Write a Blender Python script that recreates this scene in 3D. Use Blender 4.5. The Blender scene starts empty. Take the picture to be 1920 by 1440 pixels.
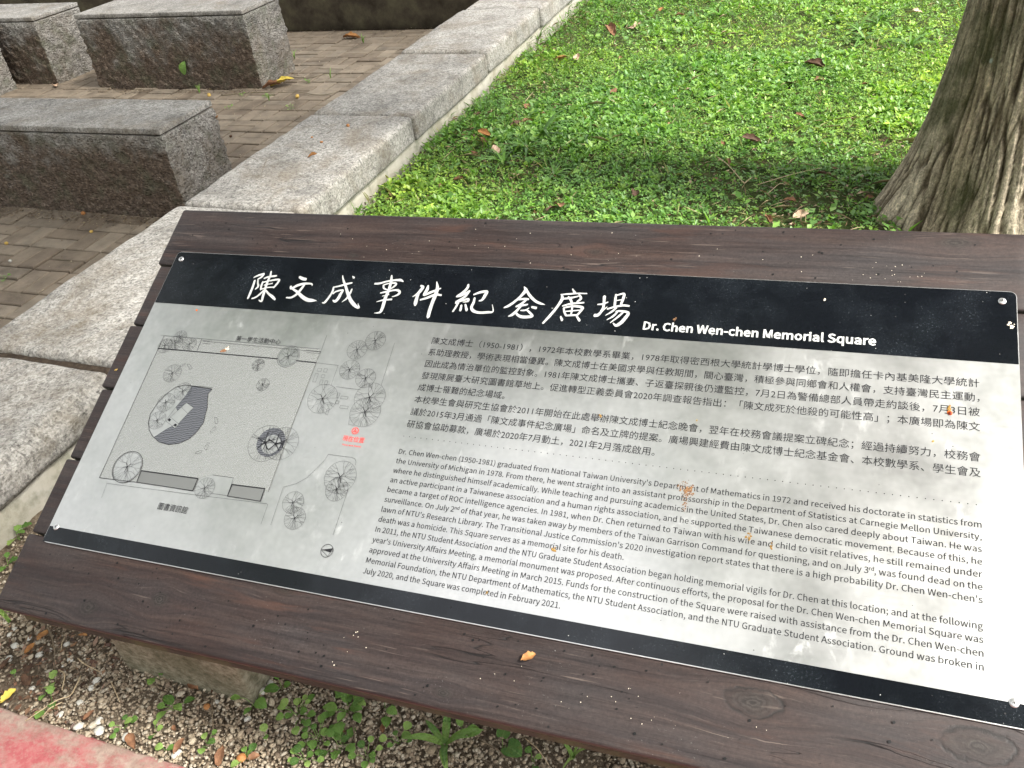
import bpy, math, random
import numpy as np
from mathutils import Matrix, Vector

# ------------------------------------------------------------------ camera, world, sun, exposure
SC = bpy.context.scene
COL = SC.collection
cam_d = bpy.data.cameras.new('camera'); cam = bpy.data.objects.new('camera', cam_d); COL.objects.link(cam)
cam_d.sensor_width = 36.0
cam_d.lens = 1556.4 / 1920 * 36
cam_d.clip_start = .02; cam_d.clip_end = 400
R = Matrix(((0.94179676, -0.11787844, 0.31483891), (0.32191605, 0.5861419, -0.74351041), (-0.09689643, 0.80158739, 0.58997351)))
cam.matrix_world = Matrix.Translation((0, 0, 1.6)) @ R.to_4x4()
SC.camera = cam

SUN_EL, SUN_AZ = math.radians(52), math.radians(98)      # azimuth from +Y towards +X
world = bpy.data.worlds.new('World'); SC.world = world; world.use_nodes = True
wn = world.node_tree; wn.nodes.clear()
sky = wn.nodes.new('ShaderNodeTexSky'); sky.sky_type = 'NISHITA'; sky.sun_disc = False
sky.sun_elevation = SUN_EL; sky.sun_rotation = SUN_AZ; sky.dust_density = 4.0; sky.air_density = 1.0
hsv = wn.nodes.new('ShaderNodeHueSaturation'); hsv.inputs['Saturation'].default_value = .10   # bright overcast: the blue is mostly gone
bg = wn.nodes.new('ShaderNodeBackground'); bg.inputs['Strength'].default_value = .15
wo = wn.nodes.new('ShaderNodeOutputWorld')
wn.links.new(sky.outputs[0], hsv.inputs['Color']); wn.links.new(hsv.outputs[0], bg.inputs[0]); wn.links.new(bg.outputs[0], wo.inputs[0])
sd = bpy.data.lights.new('sun', 'SUN'); sd.energy = 3.0; sd.angle = math.radians(9); sd.color = (1.0, .965, .9)
sun = bpy.data.objects.new('sun', sd); COL.objects.link(sun)
dirv = Vector((math.sin(SUN_AZ) * math.cos(SUN_EL), math.cos(SUN_AZ) * math.cos(SUN_EL), math.sin(SUN_EL)))
sun.rotation_euler = dirv.to_track_quat('Z', 'Y').to_euler(); sun.location = dirv * 30
SC.view_settings.view_transform = 'Standard'; SC.view_settings.look = 'None'
SC.view_settings.gamma = 1; SC.view_settings.use_curve_mapping = False
SC.view_settings.exposure = 1.36
SC.render.engine = 'CYCLES'
SC.cycles.max_bounces = 6; SC.cycles.diffuse_bounces = 3; SC.cycles.glossy_bounces = 3; SC.cycles.transparent_max_bounces = 6
SC.cycles.use_denoising = True

rng = np.random.default_rng(7); random.seed(7)
PI = math.pi
G = .2          # level of lawn and gravel above the paved plaza

# ------------------------------------------------------------------ helpers
def hash3(ix, iy, iz):
    h = (ix.astype(np.int64) * 374761393 + iy.astype(np.int64) * 668265263 + iz.astype(np.int64) * 2147483647 * 31) & 0xffffffff
    h = ((h ^ (h >> 13)) * 1274126177) & 0xffffffff
    return ((h ^ (h >> 16)) & 0xffff) / 65535.0
def vnoise(p):
    f = np.floor(p); t = p - f; t = t * t * (3 - 2 * t); f = f.astype(np.int64)
    r = 0
    for a in (0, 1):
        for b in (0, 1):
            for c in (0, 1):
                w = (t[:, 0] if a else 1 - t[:, 0]) * (t[:, 1] if b else 1 - t[:, 1]) * (t[:, 2] if c else 1 - t[:, 2])
                r = r + w * hash3(f[:, 0] + a, f[:, 1] + b, f[:, 2] + c)
    return r * 2 - 1
def fbm(p, o=3):
    s = 0; a = 1.; n = 0
    for i in range(o):
        s = s + a * vnoise(p * 2 ** i + 17.3 * i); n += a; a *= .5
    return s / n
def link(o, parent=None):
    COL.objects.link(o)
    if parent is not None: o.parent = parent
    return o
def mesh(name, v, f, mat=None, parent=None, smooth=False, col=None, **props):
    me = bpy.data.meshes.new(name)
    v = np.asarray(v, dtype=np.float32)
    if isinstance(f, np.ndarray):
        k = f.shape[1]; n = len(f)
        me.vertices.add(len(v)); me.vertices.foreach_set('co', v.ravel())
        me.loops.add(n * k); me.loops.foreach_set('vertex_index', f.astype(np.int32).ravel())
        me.polygons.add(n); me.polygons.foreach_set('loop_start', np.arange(0, n * k, k, dtype=np.int32))
        me.update(calc_edges=True); me.validate()
    else:
        me.from_pydata([tuple(map(float, q)) for q in v], [], [tuple(q) for q in f]); me.update()
    if smooth: me.polygons.foreach_set('use_smooth', [True] * len(me.polygons))
    if col is not None:
        a = me.color_attributes.new('Col', 'FLOAT_COLOR', 'POINT')
        c = np.ones((len(v), 4), np.float32); c[:, :3] = col; a.data.foreach_set('color', c.ravel())
    if mat: me.materials.append(mat)
    o = bpy.data.objects.new(name, me); link(o, parent)
    for k, x in props.items(): o[k] = x
    return o
def empty(name, loc, label, cat, group=None):
    o = bpy.data.objects.new(name, None); o.location = loc; o.empty_display_size = .1; link(o)
    tag(o, label, cat, group); return o
def tag(o, label, cat, group=None):
    o['label'] = label; o['category'] = cat
    if group: o['group'] = group
    return o
def rel(v, loc): return np.asarray(v, float) - np.asarray(loc, float)
def box(x0, x1, y0, y1, z0, z1):
    v = [(x, y, z) for x in (x0, x1) for y in (y0, y1) for z in (z0, z1)]
    f = [(0, 1, 3, 2), (4, 6, 7, 5), (0, 4, 5, 1), (2, 3, 7, 6), (0, 2, 6, 4), (1, 5, 7, 3)]
    return v, f
def axis(h, r, step):
    n = max(1, int(math.ceil((2 * h - 2 * r) / step))); m = max(1, min(5, int(math.ceil(r / (step * .6)))))
    a = np.linspace(-h + r, h - r, n + 1)
    e = -h + r * (1 - np.cos(np.linspace(0, 1, m + 1) * PI / 2))[:-1] if r > 0 else np.array([])
    return np.concatenate([e, a, -e[::-1]]) if r > 0 else a
def rbox(sx, sy, sz, r, step, disp=None, coarse_bottom=False):
    """rounded box on the origin, subdivided; disp(p, n) -> offset along n"""
    hs = np.array([sx, sy, sz]) / 2; ax = [axis(hs[i], r, step) for i in range(3)]
    V = []; F = []; o = 0
    for d in range(3):
        a, b = [(1, 2), (2, 0), (0, 1)][d]
        A, B = np.meshgrid(ax[a], ax[b], indexing='ij'); na, nb = A.shape
        idx = np.arange(na * nb).reshape(na, nb)
        q = np.stack([idx[:-1, :-1], idx[1:, :-1], idx[1:, 1:], idx[:-1, 1:]], -1).reshape(-1, 4)
        for s in (-1, 1):
            P = np.zeros((na * nb, 3)); P[:, a] = A.ravel(); P[:, b] = B.ravel(); P[:, d] = s * hs[d]
            V.append(P); F.append((q if s > 0 else q[:, ::-1]) + o); o += len(P)
    V = np.concatenate(V); F = np.concatenate(F)
    key = np.round(V * 1e5).astype(np.int64)
    _, first, inv = np.unique(key, axis=0, return_index=True, return_inverse=True)
    V = V[first]; F = inv.ravel()[F]
    inner = np.clip(V, -hs + r, hs - r) if r > 0 else V * .999
    d = V - inner; l = np.linalg.norm(d, axis=1, keepdims=True); n = d / np.maximum(l, 1e-9)
    P = inner + n * r if r > 0 else V.copy()
    if disp is not None: P = P + n * disp(P, n)[:, None]
    return P, F
def tube(pts, rad, sides=6, jitter=0):
    pts = np.asarray(pts, float); n = len(pts); rad = np.broadcast_to(rad, n)
    V = []; up = np.array([.13, .21, .97])
    for i in range(n):
        t = pts[min(i + 1, n - 1)] - pts[max(i - 1, 0)]; t /= np.linalg.norm(t) + 1e-9
        a = np.cross(t, up); a /= np.linalg.norm(a) + 1e-9; b = np.cross(t, a)
        th = np.arange(sides) / sides * 2 * PI
        V.append(pts[i] + rad[i] * (np.cos(th)[:, None] * a + np.sin(th)[:, None] * b))
    V = np.concatenate(V); F = []
    for i in range(n - 1):
        for j in range(sides):
            k = (j + 1) % sides; F.append((i * sides + j, i * sides + k, (i + 1) * sides + k, (i + 1) * sides + j))
    F.append(tuple(range(sides))[::-1]); F.append(tuple(range((n - 1) * sides, n * sides)))
    return V, F
def spline(pts, n=8):
    pts = np.asarray(pts, float); out = []
    P = np.vstack([2 * pts[0] - pts[1], pts, 2 * pts[-1] - pts[-2]])
    for i in range(1, len(P) - 2):
        for t in np.linspace(0, 1, n, endpoint=False):
            a, b, c, d = P[i - 1], P[i], P[i + 1], P[i + 2]
            out.append(.5 * (2 * b + (c - a) * t + (2 * a - 5 * b + 4 * c - d) * t * t + (3 * b - a - 3 * c + d) * t ** 3))
    out.append(pts[-1]); return np.array(out)

# node building -----------------------------------------------------
class NT:
    def __init__(s, name):
        s.m = bpy.data.materials.new(name); s.m.use_nodes = True; s.t = s.m.node_tree; s.t.nodes.clear()
        s.out = s.t.nodes.new('ShaderNodeOutputMaterial'); s.p = s.t.nodes.new('ShaderNodeBsdfPrincipled')
        s.t.links.new(s.p.outputs[0], s.out.inputs[0]); s._tc = None
    def n(s, t): return s.t.nodes.new(t)
    def put(s, sock, v):
        if isinstance(v, bpy.types.NodeSocket): s.t.links.new(v, sock)
        elif v is not None:
            if isinstance(v, (tuple, list)) and len(v) == 3 and sock.type == 'RGBA': v = (*v, 1)
            sock.default_value = v
    def tc(s, k='Object'):
        if s._tc is None: s._tc = s.n('ShaderNodeTexCoord')
        return s._tc.outputs[k]
    def pos(s): return s.n('ShaderNodeNewGeometry').outputs['Position']
    def map(s, v=None, scale=(1, 1, 1), loc=(0, 0, 0), rot=(0, 0, 0)):
        m = s.n('ShaderNodeMapping'); s.put(m.inputs['Vector'], v if v is not None else s.tc())
        m.inputs['Scale'].default_value = scale; m.inputs['Location'].default_value = loc; m.inputs['Rotation'].default_value = rot
        return m.outputs[0]
    def noise(s, scale, v=None, detail=3, rough=.55, dist=0, out=0):
        n = s.n('ShaderNodeTexNoise'); s.put(n.inputs['Vector'], v if v is not None else s.tc())
        n.inputs['Scale'].default_value = scale; n.inputs['Detail'].default_value = detail
        n.inputs['Roughness'].default_value = rough; n.inputs['Distortion'].default_value = dist; return n.outputs[out]
    def vor(s, scale, v=None, feat='F1', out='Distance', rand=1):
        n = s.n('ShaderNodeTexVoronoi'); n.feature = feat; s.put(n.inputs['Vector'], v if v is not None else s.tc())
        n.inputs['Scale'].default_value = scale; n.inputs['Randomness'].default_value = rand; return n.outputs[out]
    def ramp(s, fac, stops, mode='LINEAR'):
        n = s.n('ShaderNodeValToRGB'); s.put(n.inputs[0], fac); e = n.color_ramp.elements; n.color_ramp.interpolation = mode
        while len(e) > 1: e.remove(e[-1])
        for i, (p, c) in enumerate(stops):
            if isinstance(c, (int, float)): c = (c, c, c)
            if i == 0: e[0].position = p; x = e[0]
            else: x = e.new(p)
            x.color = (*c, 1)
        return n.outputs[0]
    def mix(s, f, a, b, mode='MIX'):
        n = s.n('ShaderNodeMix'); n.data_type = 'RGBA'; n.blend_type = mode; n.clamp_factor = True
        s.put(n.inputs['Factor'], f); s.put(n.inputs[6], a); s.put(n.inputs[7], b); return n.outputs[2]
    def mt(s, op, a, b=None, c=None):
        n = s.n('ShaderNodeMath'); n.operation = op
        for i, x in enumerate((a, b, c)):
            if x is not None: s.put(n.inputs[i], x)
        return n.outputs[0]
    def vm(s, op, a, b=None):
        n = s.n('ShaderNodeVectorMath'); n.operation = op; s.put(n.inputs[0], a)
        if b is not None: s.put(n.inputs[1], b)
        return n.outputs['Value'] if op in ('LENGTH', 'DISTANCE', 'DOT_PRODUCT') else n.outputs[0]
    def sep(s, v):
        n = s.n('ShaderNodeSeparateXYZ'); s.put(n.inputs[0], v); return n.outputs
    def comb(s, x, y, z):
        n = s.n('ShaderNodeCombineXYZ'); s.put(n.inputs[0], x); s.put(n.inputs[1], y); s.put(n.inputs[2], z); return n.outputs[0]
    def bump(s, h, strength=.5, dist=.01, prev=None):
        n = s.n('ShaderNodeBump'); s.put(n.inputs['Height'], h); n.inputs['Strength'].default_value = strength
        n.inputs['Distance'].default_value = dist
        if prev is not None: s.put(n.inputs['Normal'], prev)
        return n.outputs[0]
    def rnd(s): return s.n('ShaderNodeObjectInfo').outputs['Random']
    def attr(s, name='Col'):
        n = s.n('ShaderNodeAttribute'); n.attribute_name = name; return n.outputs['Color']
    def set(s, **k):
        for a, v in k.items():
            nm = {'base': 'Base Color', 'rough': 'Roughness', 'metal': 'Metallic', 'normal': 'Normal', 'spec': 'Specular IOR Level', 'coat': 'Coat Weight', 'coatr': 'Coat Roughness', 'aniso': 'Anisotropic'}[a]
            s.put(s.p.inputs[nm], v)
        return s.m

def granite_mat(name, tone=1.0, stain=0.0, rough_b=.5, warm=0.0, lichen=.5):
    n = NT(name); v = n.pos()
    a = n.noise(62, v, 4, .75); b = n.vor(170, v, out='Color'); bs = n.sep(b)[0]; c = n.noise(230, v, 2, .8)
    g = n.ramp(a, [(.38, .07), (.45, .22), (.52, .44), (.60, .62), (.70, .76)])
    g = n.mix(.55, g, n.ramp(bs, [(0, .05), (.22, .26), (.55, .50), (1, .80)]))
    g = n.mix(.25, g, n.ramp(c, [(.3, .05), (.5, .4), (.7, .8)]))
    big = n.noise(5, v, 5, .62); g = n.mix(1, g, n.ramp(big, [(.30, .50), (.46, .84), (.7, 1.10)]), 'MULTIPLY')
    blot = n.noise(14, v, 6, .7, .6); blotm = n.ramp(blot, [(.50, 0), (.66, .8 * lichen)])
    g = n.mix(blotm, g, (.15, .13, .10))
    g = n.mix(n.ramp(n.noise(33, v, 6, .75, 1.0), [(.60, 0), (.68, .8 * lichen)]), g, (.07, .065, .055))
    g = n.mix(1, g, n.ramp(n.rnd(), [(0, .86), (.5, 1.0), (1, 1.08)]), 'MULTIPLY')                 # each block its own tone
    g = n.mix(n.ramp(n.noise(3.1, n.map(v, (1, 1, 1), loc=(5, 2, 0)), 6, .7, .8), [(.50, 0), (.66, .5)]), g, (.20, .165, .12))
    tint = (.88 * tone, .835 * tone, .755 * tone); g = n.mix(1, g, tint, 'MULTIPLY')
    if stain:
        z = n.sep(n.tc())[2]                       # soil splashed up the foot of the stone
        sn = n.noise(6, v, 4, .6)
        k = n.mt('ADD', n.mt('MULTIPLY', z, -1.9), n.mt('MULTIPLY', sn, 2.15))
        m = n.ramp(k, [(-.35 + .5, 0), (.15 + .5, .9)])
        nn = n.ramp(n.noise(60, v, 4, .7), [(.36, (.055, .036, .024)), (.55, (.13, .09, .062)), (.7, (.27, .215, .165))])
        nx = n.sep(n.n('ShaderNodeNewGeometry').outputs['Normal'])[0]          # right ends: rain wash, plus side light painted in by thinning the stain
        m = n.mt('MULTIPLY', m, n.ramp(nx, [(.35, 1), (.8, .22)]))
        g = n.mix(n.mt('MULTIPLY', m, stain), g, nn)
        al = n.ramp(n.noise(9, v, 4, .6), [(.5, 0), (.68, .5)]); g = n.mix(al, g, (.09, .10, .06))
    h = n.mix(.5, n.noise(70, v, 5, .75), n.noise(260, v, 3, .7))
    if stain: h = n.mix(.6, h, n.ramp(n.vor(62, n.map(v, (1, 1, 1.4))), [(.1, 0), (.55, 1)]))
    return n.set(base=g, rough=.88, spec=.3, normal=n.bump(h, rough_b, .014 if stain else .006))

def mats():
    M = {}
    M['granite'] = granite_mat('worn granite', 1.0, 0, .55)
    M['bench_rough'] = granite_mat('rough hewn granite', .84, 1.0, .9, .4)
    M['bench_top'] = granite_mat('sawn granite', .92, 0, .35, .3)
    # mortar base
    n = NT('cement render'); v = n.pos()
    g = n.ramp(n.noise(7, v, 6, .65), [(.3, (.30, .27, .20)), (.5, (.44, .41, .33)), (.68, (.52, .49, .42))])
    g = n.mix(n.ramp(n.noise(16, v, 4, .6), [(.52, 0), (.7, .6)]), g, (.16, .17, .11))
    M['render'] = n.set(base=g, rough=.92, spec=.2, normal=n.bump(n.noise(120, v, 4, .7), .5, .004))
    # retaining wall, canopy shade put into its dark colour
    n = NT('mossy concrete in painted shade'); v = n.pos()
    g = n.ramp(n.noise(6, v, 6, .65), [(.3, (.032, .027, .018)), (.5, (.070, .058, .040)), (.66, (.105, .095, .058)), (.8, (.16, .145, .105))])
    M['darkwall'] = n.set(base=g, rough=.95, spec=.15, normal=n.bump(n.noise(60, v, 5, .7), .7, .008))
    # pavers
    n = NT('brown clay paver'); v = n.pos()
    r = n.rnd(); g = n.ramp(r, [(0, (.165, .128, .092)), (.4, (.21, .168, .122)), (.75, (.25, .205, .152)), (1, (.195, .16, .12))])
    g = n.mix(1, g, n.ramp(n.noise(9, v, 5, .6), [(.3, .62), (.5, .95), (.7, 1.15)]), 'MULTIPLY')
    g = n.mix(n.ramp(n.noise(300, v, 3, .7), [(.55, 0), (.75, .4)]), g, (.34, .30, .24))
    g = n.mix(n.ramp(n.noise(3.5, v, 5, .65), [(.54, 0), (.68, .65)]), g, (.085, .065, .048))
    M['paver'] = n.set(base=g, rough=.86, spec=.3, normal=n.bump(n.noise(160, v, 4, .7), .45, .003))
    n = NT('joint soil'); v = n.pos()
    g = n.ramp(n.noise(60, v, 5, .7), [(.3, (.03, .022, .016)), (.6, (.075, .056, .04)), (.8, (.15, .12, .09))])
    M['soil'] = n.set(base=g, rough=.95, spec=.15, normal=n.bump(n.noise(90, v, 5, .7), .8, .01))
    n = NT('garden soil'); v = n.pos()
    g = n.ramp(n.noise(90, v, 6, .75), [(.3, (.08, .055, .038)), (.5, (.20, .155, .11)), (.7, (.34, .28, .20))])
    M['earth'] = n.set(base=g, rough=.95, spec=.15, normal=n.bump(n.noise(120, v, 5, .7), .9, .012))
    n = NT('lawn soil'); v = n.pos()
    g = n.ramp(n.noise(12, v, 6, .7), [(.3, (.035, .06, .014)), (.55, (.07, .09, .03)), (.75, (.13, .10, .055))])
    M['lawnsoil'] = n.set(base=g, rough=.95, spec=.1, normal=n.bump(n.noise(60, v, 5, .7), .9, .02))
    # red painted concrete
    n = NT('worn red paint on concrete'); v = n.pos()
    red = n.ramp(n.noise(26, v, 5, .65), [(.3, (.27, .050, .055)), (.5, (.36, .085, .09)), (.7, (.40, .18, .165))])
    conc = n.ramp(n.noise(60, v, 5, .7), [(.3, (.20, .16, .12)), (.6, (.36, .30, .24)), (.8, (.45, .40, .34))])
    y = n.sep(v)[1]
    edge = n.mt('SUBTRACT', y, .520); edge = n.mt('MULTIPLY', edge, 16)
    k = n.mt('ADD', n.mt('MULTIPLY', n.noise(11, n.map(v, (1, 1.9, 1)), 7, .75), 1.5), n.mt('MULTIPLY', edge, .17))
    k2 = n.ramp(k, [(.58, .05), (.86, .85)])
    sp = n.ramp(n.noise(150, v, 4, .75), [(.50, 0), (.66, .45)])
    g = n.mix(k2, red, conc); g = n.mix(sp, g, (.36, .25, .21))
    M['red'] = n.set(base=g, rough=.85, spec=.3, normal=n.bump(n.mix(.5, n.noise(180, v, 4, .7), k2), .5, .003))
    # plinth
    n = NT('mossy weathered concrete'); v = n.pos()
    g = n.ramp(n.noise(55, n.map(v, (1, 1, 1.3)), 6, .75), [(.32, (.09, .082, .052)), (.5, (.23, .21, .145)), (.7, (.38, .355, .27))])
    g = n.mix(n.ramp(n.noise(9, v, 4, .6), [(.5, 0), (.7, .6)]), g, (.07, .07, .035))
    M['plinth'] = n.set(base=g, rough=.92, spec=.2, normal=n.bump(n.noise(110, v, 5, .75), .8, .006))
    # bark
    n = NT('fibrous bark'); v = n.tc()
    col = n.attr('Col')
    st = n.noise(1, n.map(v, (75, 75, 9)), 5, .75, .6)
    g = n.mix(1, col, n.ramp(st, [(.30, .30), (.5, .95), (.70, 1.6)]), 'MULTIPLY')
    g = n.mix(n.ramp(n.noise(3.2, v, 5, .62), [(.47, 0), (.62, .75)]), g, n.mix(st, (.025, .036, .010), (.085, .10, .03)))
    lich = n.ramp(n.vor(11, n.map(v, (1, 1, .7))), [(.07, 1), (.10, 0)])
    pk = n.ramp(n.noise(7, v, 2, .5), [(.60, 0), (.64, 1)])
    g = n.mix(n.mt('MULTIPLY', lich, pk), g, (.42, .47, .40))
    g = n.mix(1, g, n.ramp(n.noise(130, v, 4, .8), [(.32, .62), (.5, 1), (.68, 1.4)]), 'MULTIPLY')
    M['bark'] = n.set(base=g, rough=.9, spec=.2, normal=n.bump(n.mix(.4, st, n.noise(150, v, 4, .8)), 1.0, .02))
    # leaves coloured by attribute
    def leafm(name, trans=.35, rough=.45, spec=.4):
        n = NT(name); c = n.attr('Col'); n.set(base=c, rough=rough, spec=spec)
        tr = n.n('ShaderNodeBsdfTranslucent'); n.put(tr.inputs[0], n.mix(1, c, (1.25, 1.35, .6), 'MULTIPLY'))
        mx = n.n('ShaderNodeMixShader'); mx.inputs[0].default_value = trans
        n.t.links.new(n.p.outputs[0], mx.inputs[1]); n.t.links.new(tr.outputs[0], mx.inputs[2]); n.t.links.new(mx.outputs[0], n.out.inputs[0])
        return n.m
    M['lawnleaf'] = leafm('ground cover leaves', .32, .42, .45)
    M['canopy'] = leafm('canopy leaves', .25)
    n = NT('weed leaf'); r = n.rnd(); v = n.tc()
    g = n.ramp(r, [(0, (.07, .165, .030)), (.35, (.14, .28, .05)), (.7, (.22, .38, .08)), (1, (.32, .46, .12))])
    x = n.mt('ABSOLUTE', n.sep(v)[0]); vein = n.ramp(x, [(.0, .4), (.05, 0)])
    g = n.mix(vein, g, (.24, .34, .12)); g = n.mix(n.ramp(n.noise(4, v, 4, .6), [(.5, 0), (.75, .45)]), g, (.20, .24, .05))
    n.set(base=g, rough=.5, spec=.35, normal=n.bump(n.noise(9, v, 3, .6), .35, .05))
    tr = n.n('ShaderNodeBsdfTranslucent'); n.put(tr.inputs[0], g); mx = n.n('ShaderNodeMixShader'); mx.inputs[0].default_value = .25
    n.t.links.new(n.p.outputs[0], mx.inputs[1]); n.t.links.new(tr.outputs[0], mx.inputs[2]); n.t.links.new(mx.outputs[0], n.out.inputs[0])
    M['weed'] = n.m
    n = NT('pebble colours'); M['stone'] = n.set(base=n.mix(1, n.attr('Col'), n.ramp(n.noise(500, n.pos(), 3, .7), [(.3, .7), (.7, 1.2)]), 'MULTIPLY'), rough=.85, spec=.3)
    def flat(name, stops, sc=40, rough=.7, bump=.4, spec=.3, obj=True):
        n = NT(name); v = n.tc() if obj else n.pos(); g = n.ramp(n.noise(sc, v, 4, .65), stops)
        return n.set(base=g, rough=rough, spec=spec, normal=n.bump(n.noise(sc * 2, v, 3, .6), bump, .002))
    M['white_stone'] = flat('white pebble', [(.3, (.34, .32, .27)), (.5, (.52, .50, .44)), (.7, (.62, .60, .55))], 90)
    M['dead0'] = flat('orange dead leaf', [(.3, (.20, .08, .025)), (.6, (.36, .17, .055)), (.8, (.44, .28, .12))], 60)
    M['dead1'] = flat('brown dead leaf', [(.3, (.12, .055, .028)), (.6, (.25, .125, .065)), (.8, (.38, .23, .13))], 60)
    M['dead2'] = flat('dark dead leaf', [(.3, (.05, .028, .018)), (.6, (.11, .06, .035)), (.8, (.18, .10, .06))], 60)
    M['dead3'] = flat('yellow dead leaf', [(.3, (.50, .38, .07)), (.6, (.66, .52, .10)), (.8, (.50, .42, .10))], 50)
    M['dead4'] = flat('pale dead leaf', [(.3, (.38, .24, .15)), (.6, (.58, .42, .30)), (.8, (.66, .54, .42))], 60)
    M['nut0'] = flat('yellow seed', [(.3, (.42, .26, .06)), (.7, (.55, .38, .11))], 90)
    M['nut1'] = flat('orange seed', [(.3, (.30, .12, .035)), (.7, (.44, .21, .08))], 90)
    M['nut2'] = flat('dark seed', [(.3, (.04, .018, .01)), (.7, (.10, .045, .02))], 90)
    M['twig'] = flat('dry twig', [(.3, (.10, .075, .05)), (.7, (.26, .20, .13))], 120)
    M['straw'] = flat('pale straw', [(.3, (.34, .25, .14)), (.7, (.58, .46, .30))], 120)
    M['mosstwig'] = flat('mossy twig', [(.3, (.06, .055, .03)), (.7, (.15, .13, .07))], 90)
    M['chip'] = M['stone']
    return M
M = mats()

def wood_mat(name, knots, seed, rx=.5):
    """dark stained softwood; local x along the grain, y across, metres; knots: (x, y, radius_x, radius_y, depth)"""
    n = NT(name); s = n.sep(n.tc()); x, y = s[0], s[1]
    wy = n.mt('ADD', y, s[2]); ring = None; dark = None; rim = None
    for (kx, ky, ax, ay, dep) in knots:
        dx = n.mt('DIVIDE', n.mt('SUBTRACT', x, kx), ax); dy = n.mt('DIVIDE', n.mt('SUBTRACT', y, ky), ay)
        jit = n.mt('MULTIPLY', n.mt('SUBTRACT', n.noise(45, None, 4, .6), .5), .75)
        r = n.mt('ADD', n.mt('SQRT', n.mt('ADD', n.mt('MULTIPLY', dx, dx), n.mt('MULTIPLY', dy, dy))), jit)
        e = n.mt('POWER', 2.718, n.mt('MULTIPLY', n.mt('MULTIPLY', r, r), -.22))
        wy = n.mt('ADD', wy, n.mt('MULTIPLY', n.mt('MULTIPLY', e, dy), -ay * .75))
        d = n.ramp(r, [(.1, .9), (.7, .55), (1.15, 0)]); rg = n.mt('MULTIPLY', n.mt('MULTIPLY', n.mt('SINE', n.mt('ADD', n.mt('MULTIPLY', r, 21), n.mt('MULTIPLY', jit, 9))), d), .45)
        rm = n.ramp(n.mt('ABSOLUTE', n.mt('SUBTRACT', r, 1.0)), [(.02, 1), (.16, 0)])
        rm = n.mt('MULTIPLY', n.mt('MULTIPLY', rm, dep), n.ramp(n.noise(25, None, 2, .5), [(.35, .4), (.55, 1)]))
        ring = rg if ring is None else n.mt('ADD', ring, rg)
        dark = d if dark is None else n.mt('MAXIMUM', dark, d)
        rim = rm if rim is None else n.mt('MAXIMUM', rim, rm)
    v = n.comb(x, wy, float(seed) * .37)
    gr = n.noise(1, n.map(v, (7, 260, 1)), 5, .65, .25)
    gr2 = n.noise(1, n.map(v, (2.0, 55, 1)), 5, .6, .6)
    big = n.noise(1, n.map(v, (3.0, 10, 1)), 4, .6)
    fine = n.noise(1, n.map(v, (40, 900, 1)), 2, .6)
    c = n.ramp(gr2, [(.25, (.0135, .0085, .0078)), (.45, (.024, .0145, .0125)), (.6, (.035, .0215, .0175)), (.8, (.050, .031, .024))])
    c = n.mix(n.ramp(big, [(.40, 0), (.66, .6)]), c, n.ramp(gr2, [(.25, (.018, .017, .018)), (.5, (.031, .028, .028)), (.8, (.050, .045, .044))]))
    c = n.mix(1, c, n.ramp(gr, [(.25, .6), (.5, 1.0), (.75, 1.3)]), 'MULTIPLY')
    c = n.mix(1, c, n.ramp(n.noise(220, None, 4, .8), [(.3, .7), (.5, 1), (.7, 1.35)]), 'MULTIPLY')
    c = n.mix(n.ramp(fine, [(.62, 0), (.8, .3)]), c, (.10, .085, .075))
    pale = n.mt('MULTIPLY', n.ramp(n.noise(1, n.map(v, (12, 300, 1)), 2, .5), [(.64, 0), (.70, .5)]), n.ramp(n.noise(7, v, 3, .5), [(.48, 0), (.62, 1)]))
    c = n.mix(pale, c, (.15, .115, .095))
    # reddish worn streaks
    rs = n.mt('MULTIPLY', n.ramp(n.noise(1, n.map(v, (5, 45, 1)), 4, .6), [(.56, 0), (.68, .6)]), n.ramp(n.noise(2.3, v, 3, .5), [(.42, 0), (.6, 1)]))
    c = n.mix(rs, c, (.075, .034, .022))
    # white dust and lichen specks, black spots
    dm = n.ramp(n.noise(9, None, 4, .6), [(.50, 0), (.62, 1)])
    sp = n.mt('MULTIPLY', n.ramp(n.noise(260, None, 3, .8), [(.66, 0), (.74, 1)]), dm)
    c = n.mix(n.mt('MULTIPLY', sp, .4), c, (.46, .44, .42))
    bs = n.ramp(n.vor(42), [(.055, 1), (.085, 0)]); bsel = n.ramp(n.noise(30, None, 1, .5), [(.5, 0), (.54, 1)])
    bs = n.mt('MULTIPLY', bs, bsel); c = n.mix(bs, c, (.006, .005, .005))
    h = n.mt('ADD', n.mt('MULTIPLY', gr, .7), n.mt('MULTIPLY', gr2, .5))
    if dark is not None:
        kc = n.ramp(n.mt('ADD', n.mt('MULTIPLY', ring, .5), n.mt('MULTIPLY', n.noise(150, None, 3, .7), 1.0)), [(.3, (.008, .007, .006)), (.55, (.022, .019, .016)), (.9, (.050, .045, .038))])
        c = n.mix(n.mt('MULTIPLY', dark, .8), c, kc); c = n.mix(n.mt('MULTIPLY', rim, .85), c, (.010, .008, .007))
        h = n.mt('SUBTRACT', n.mt('ADD', h, n.mt('MULTIPLY', ring, .12)), n.mt('MULTIPLY', rim, .3))
    crack = n.ramp(n.mt('ABSOLUTE', n.mt('SUBTRACT', n.noise(1, n.map(v, (1.6, 22, 1), loc=(seed, seed * 2.1, 0)), 3, .5), .5)), [(.0, 1), (.006, 0)])
    cs = n.ramp(n.noise(1, n.map(v, (2.2, 9, 1), loc=(seed * 3, 0, 0)), 2, .5), [(.54, 0), (.60, 1)]); crack = n.mt('MULTIPLY', crack, cs)
    c = n.mix(crack, c, (.006, .005, .005)); h = n.mt('SUBTRACT', h, crack)
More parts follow.
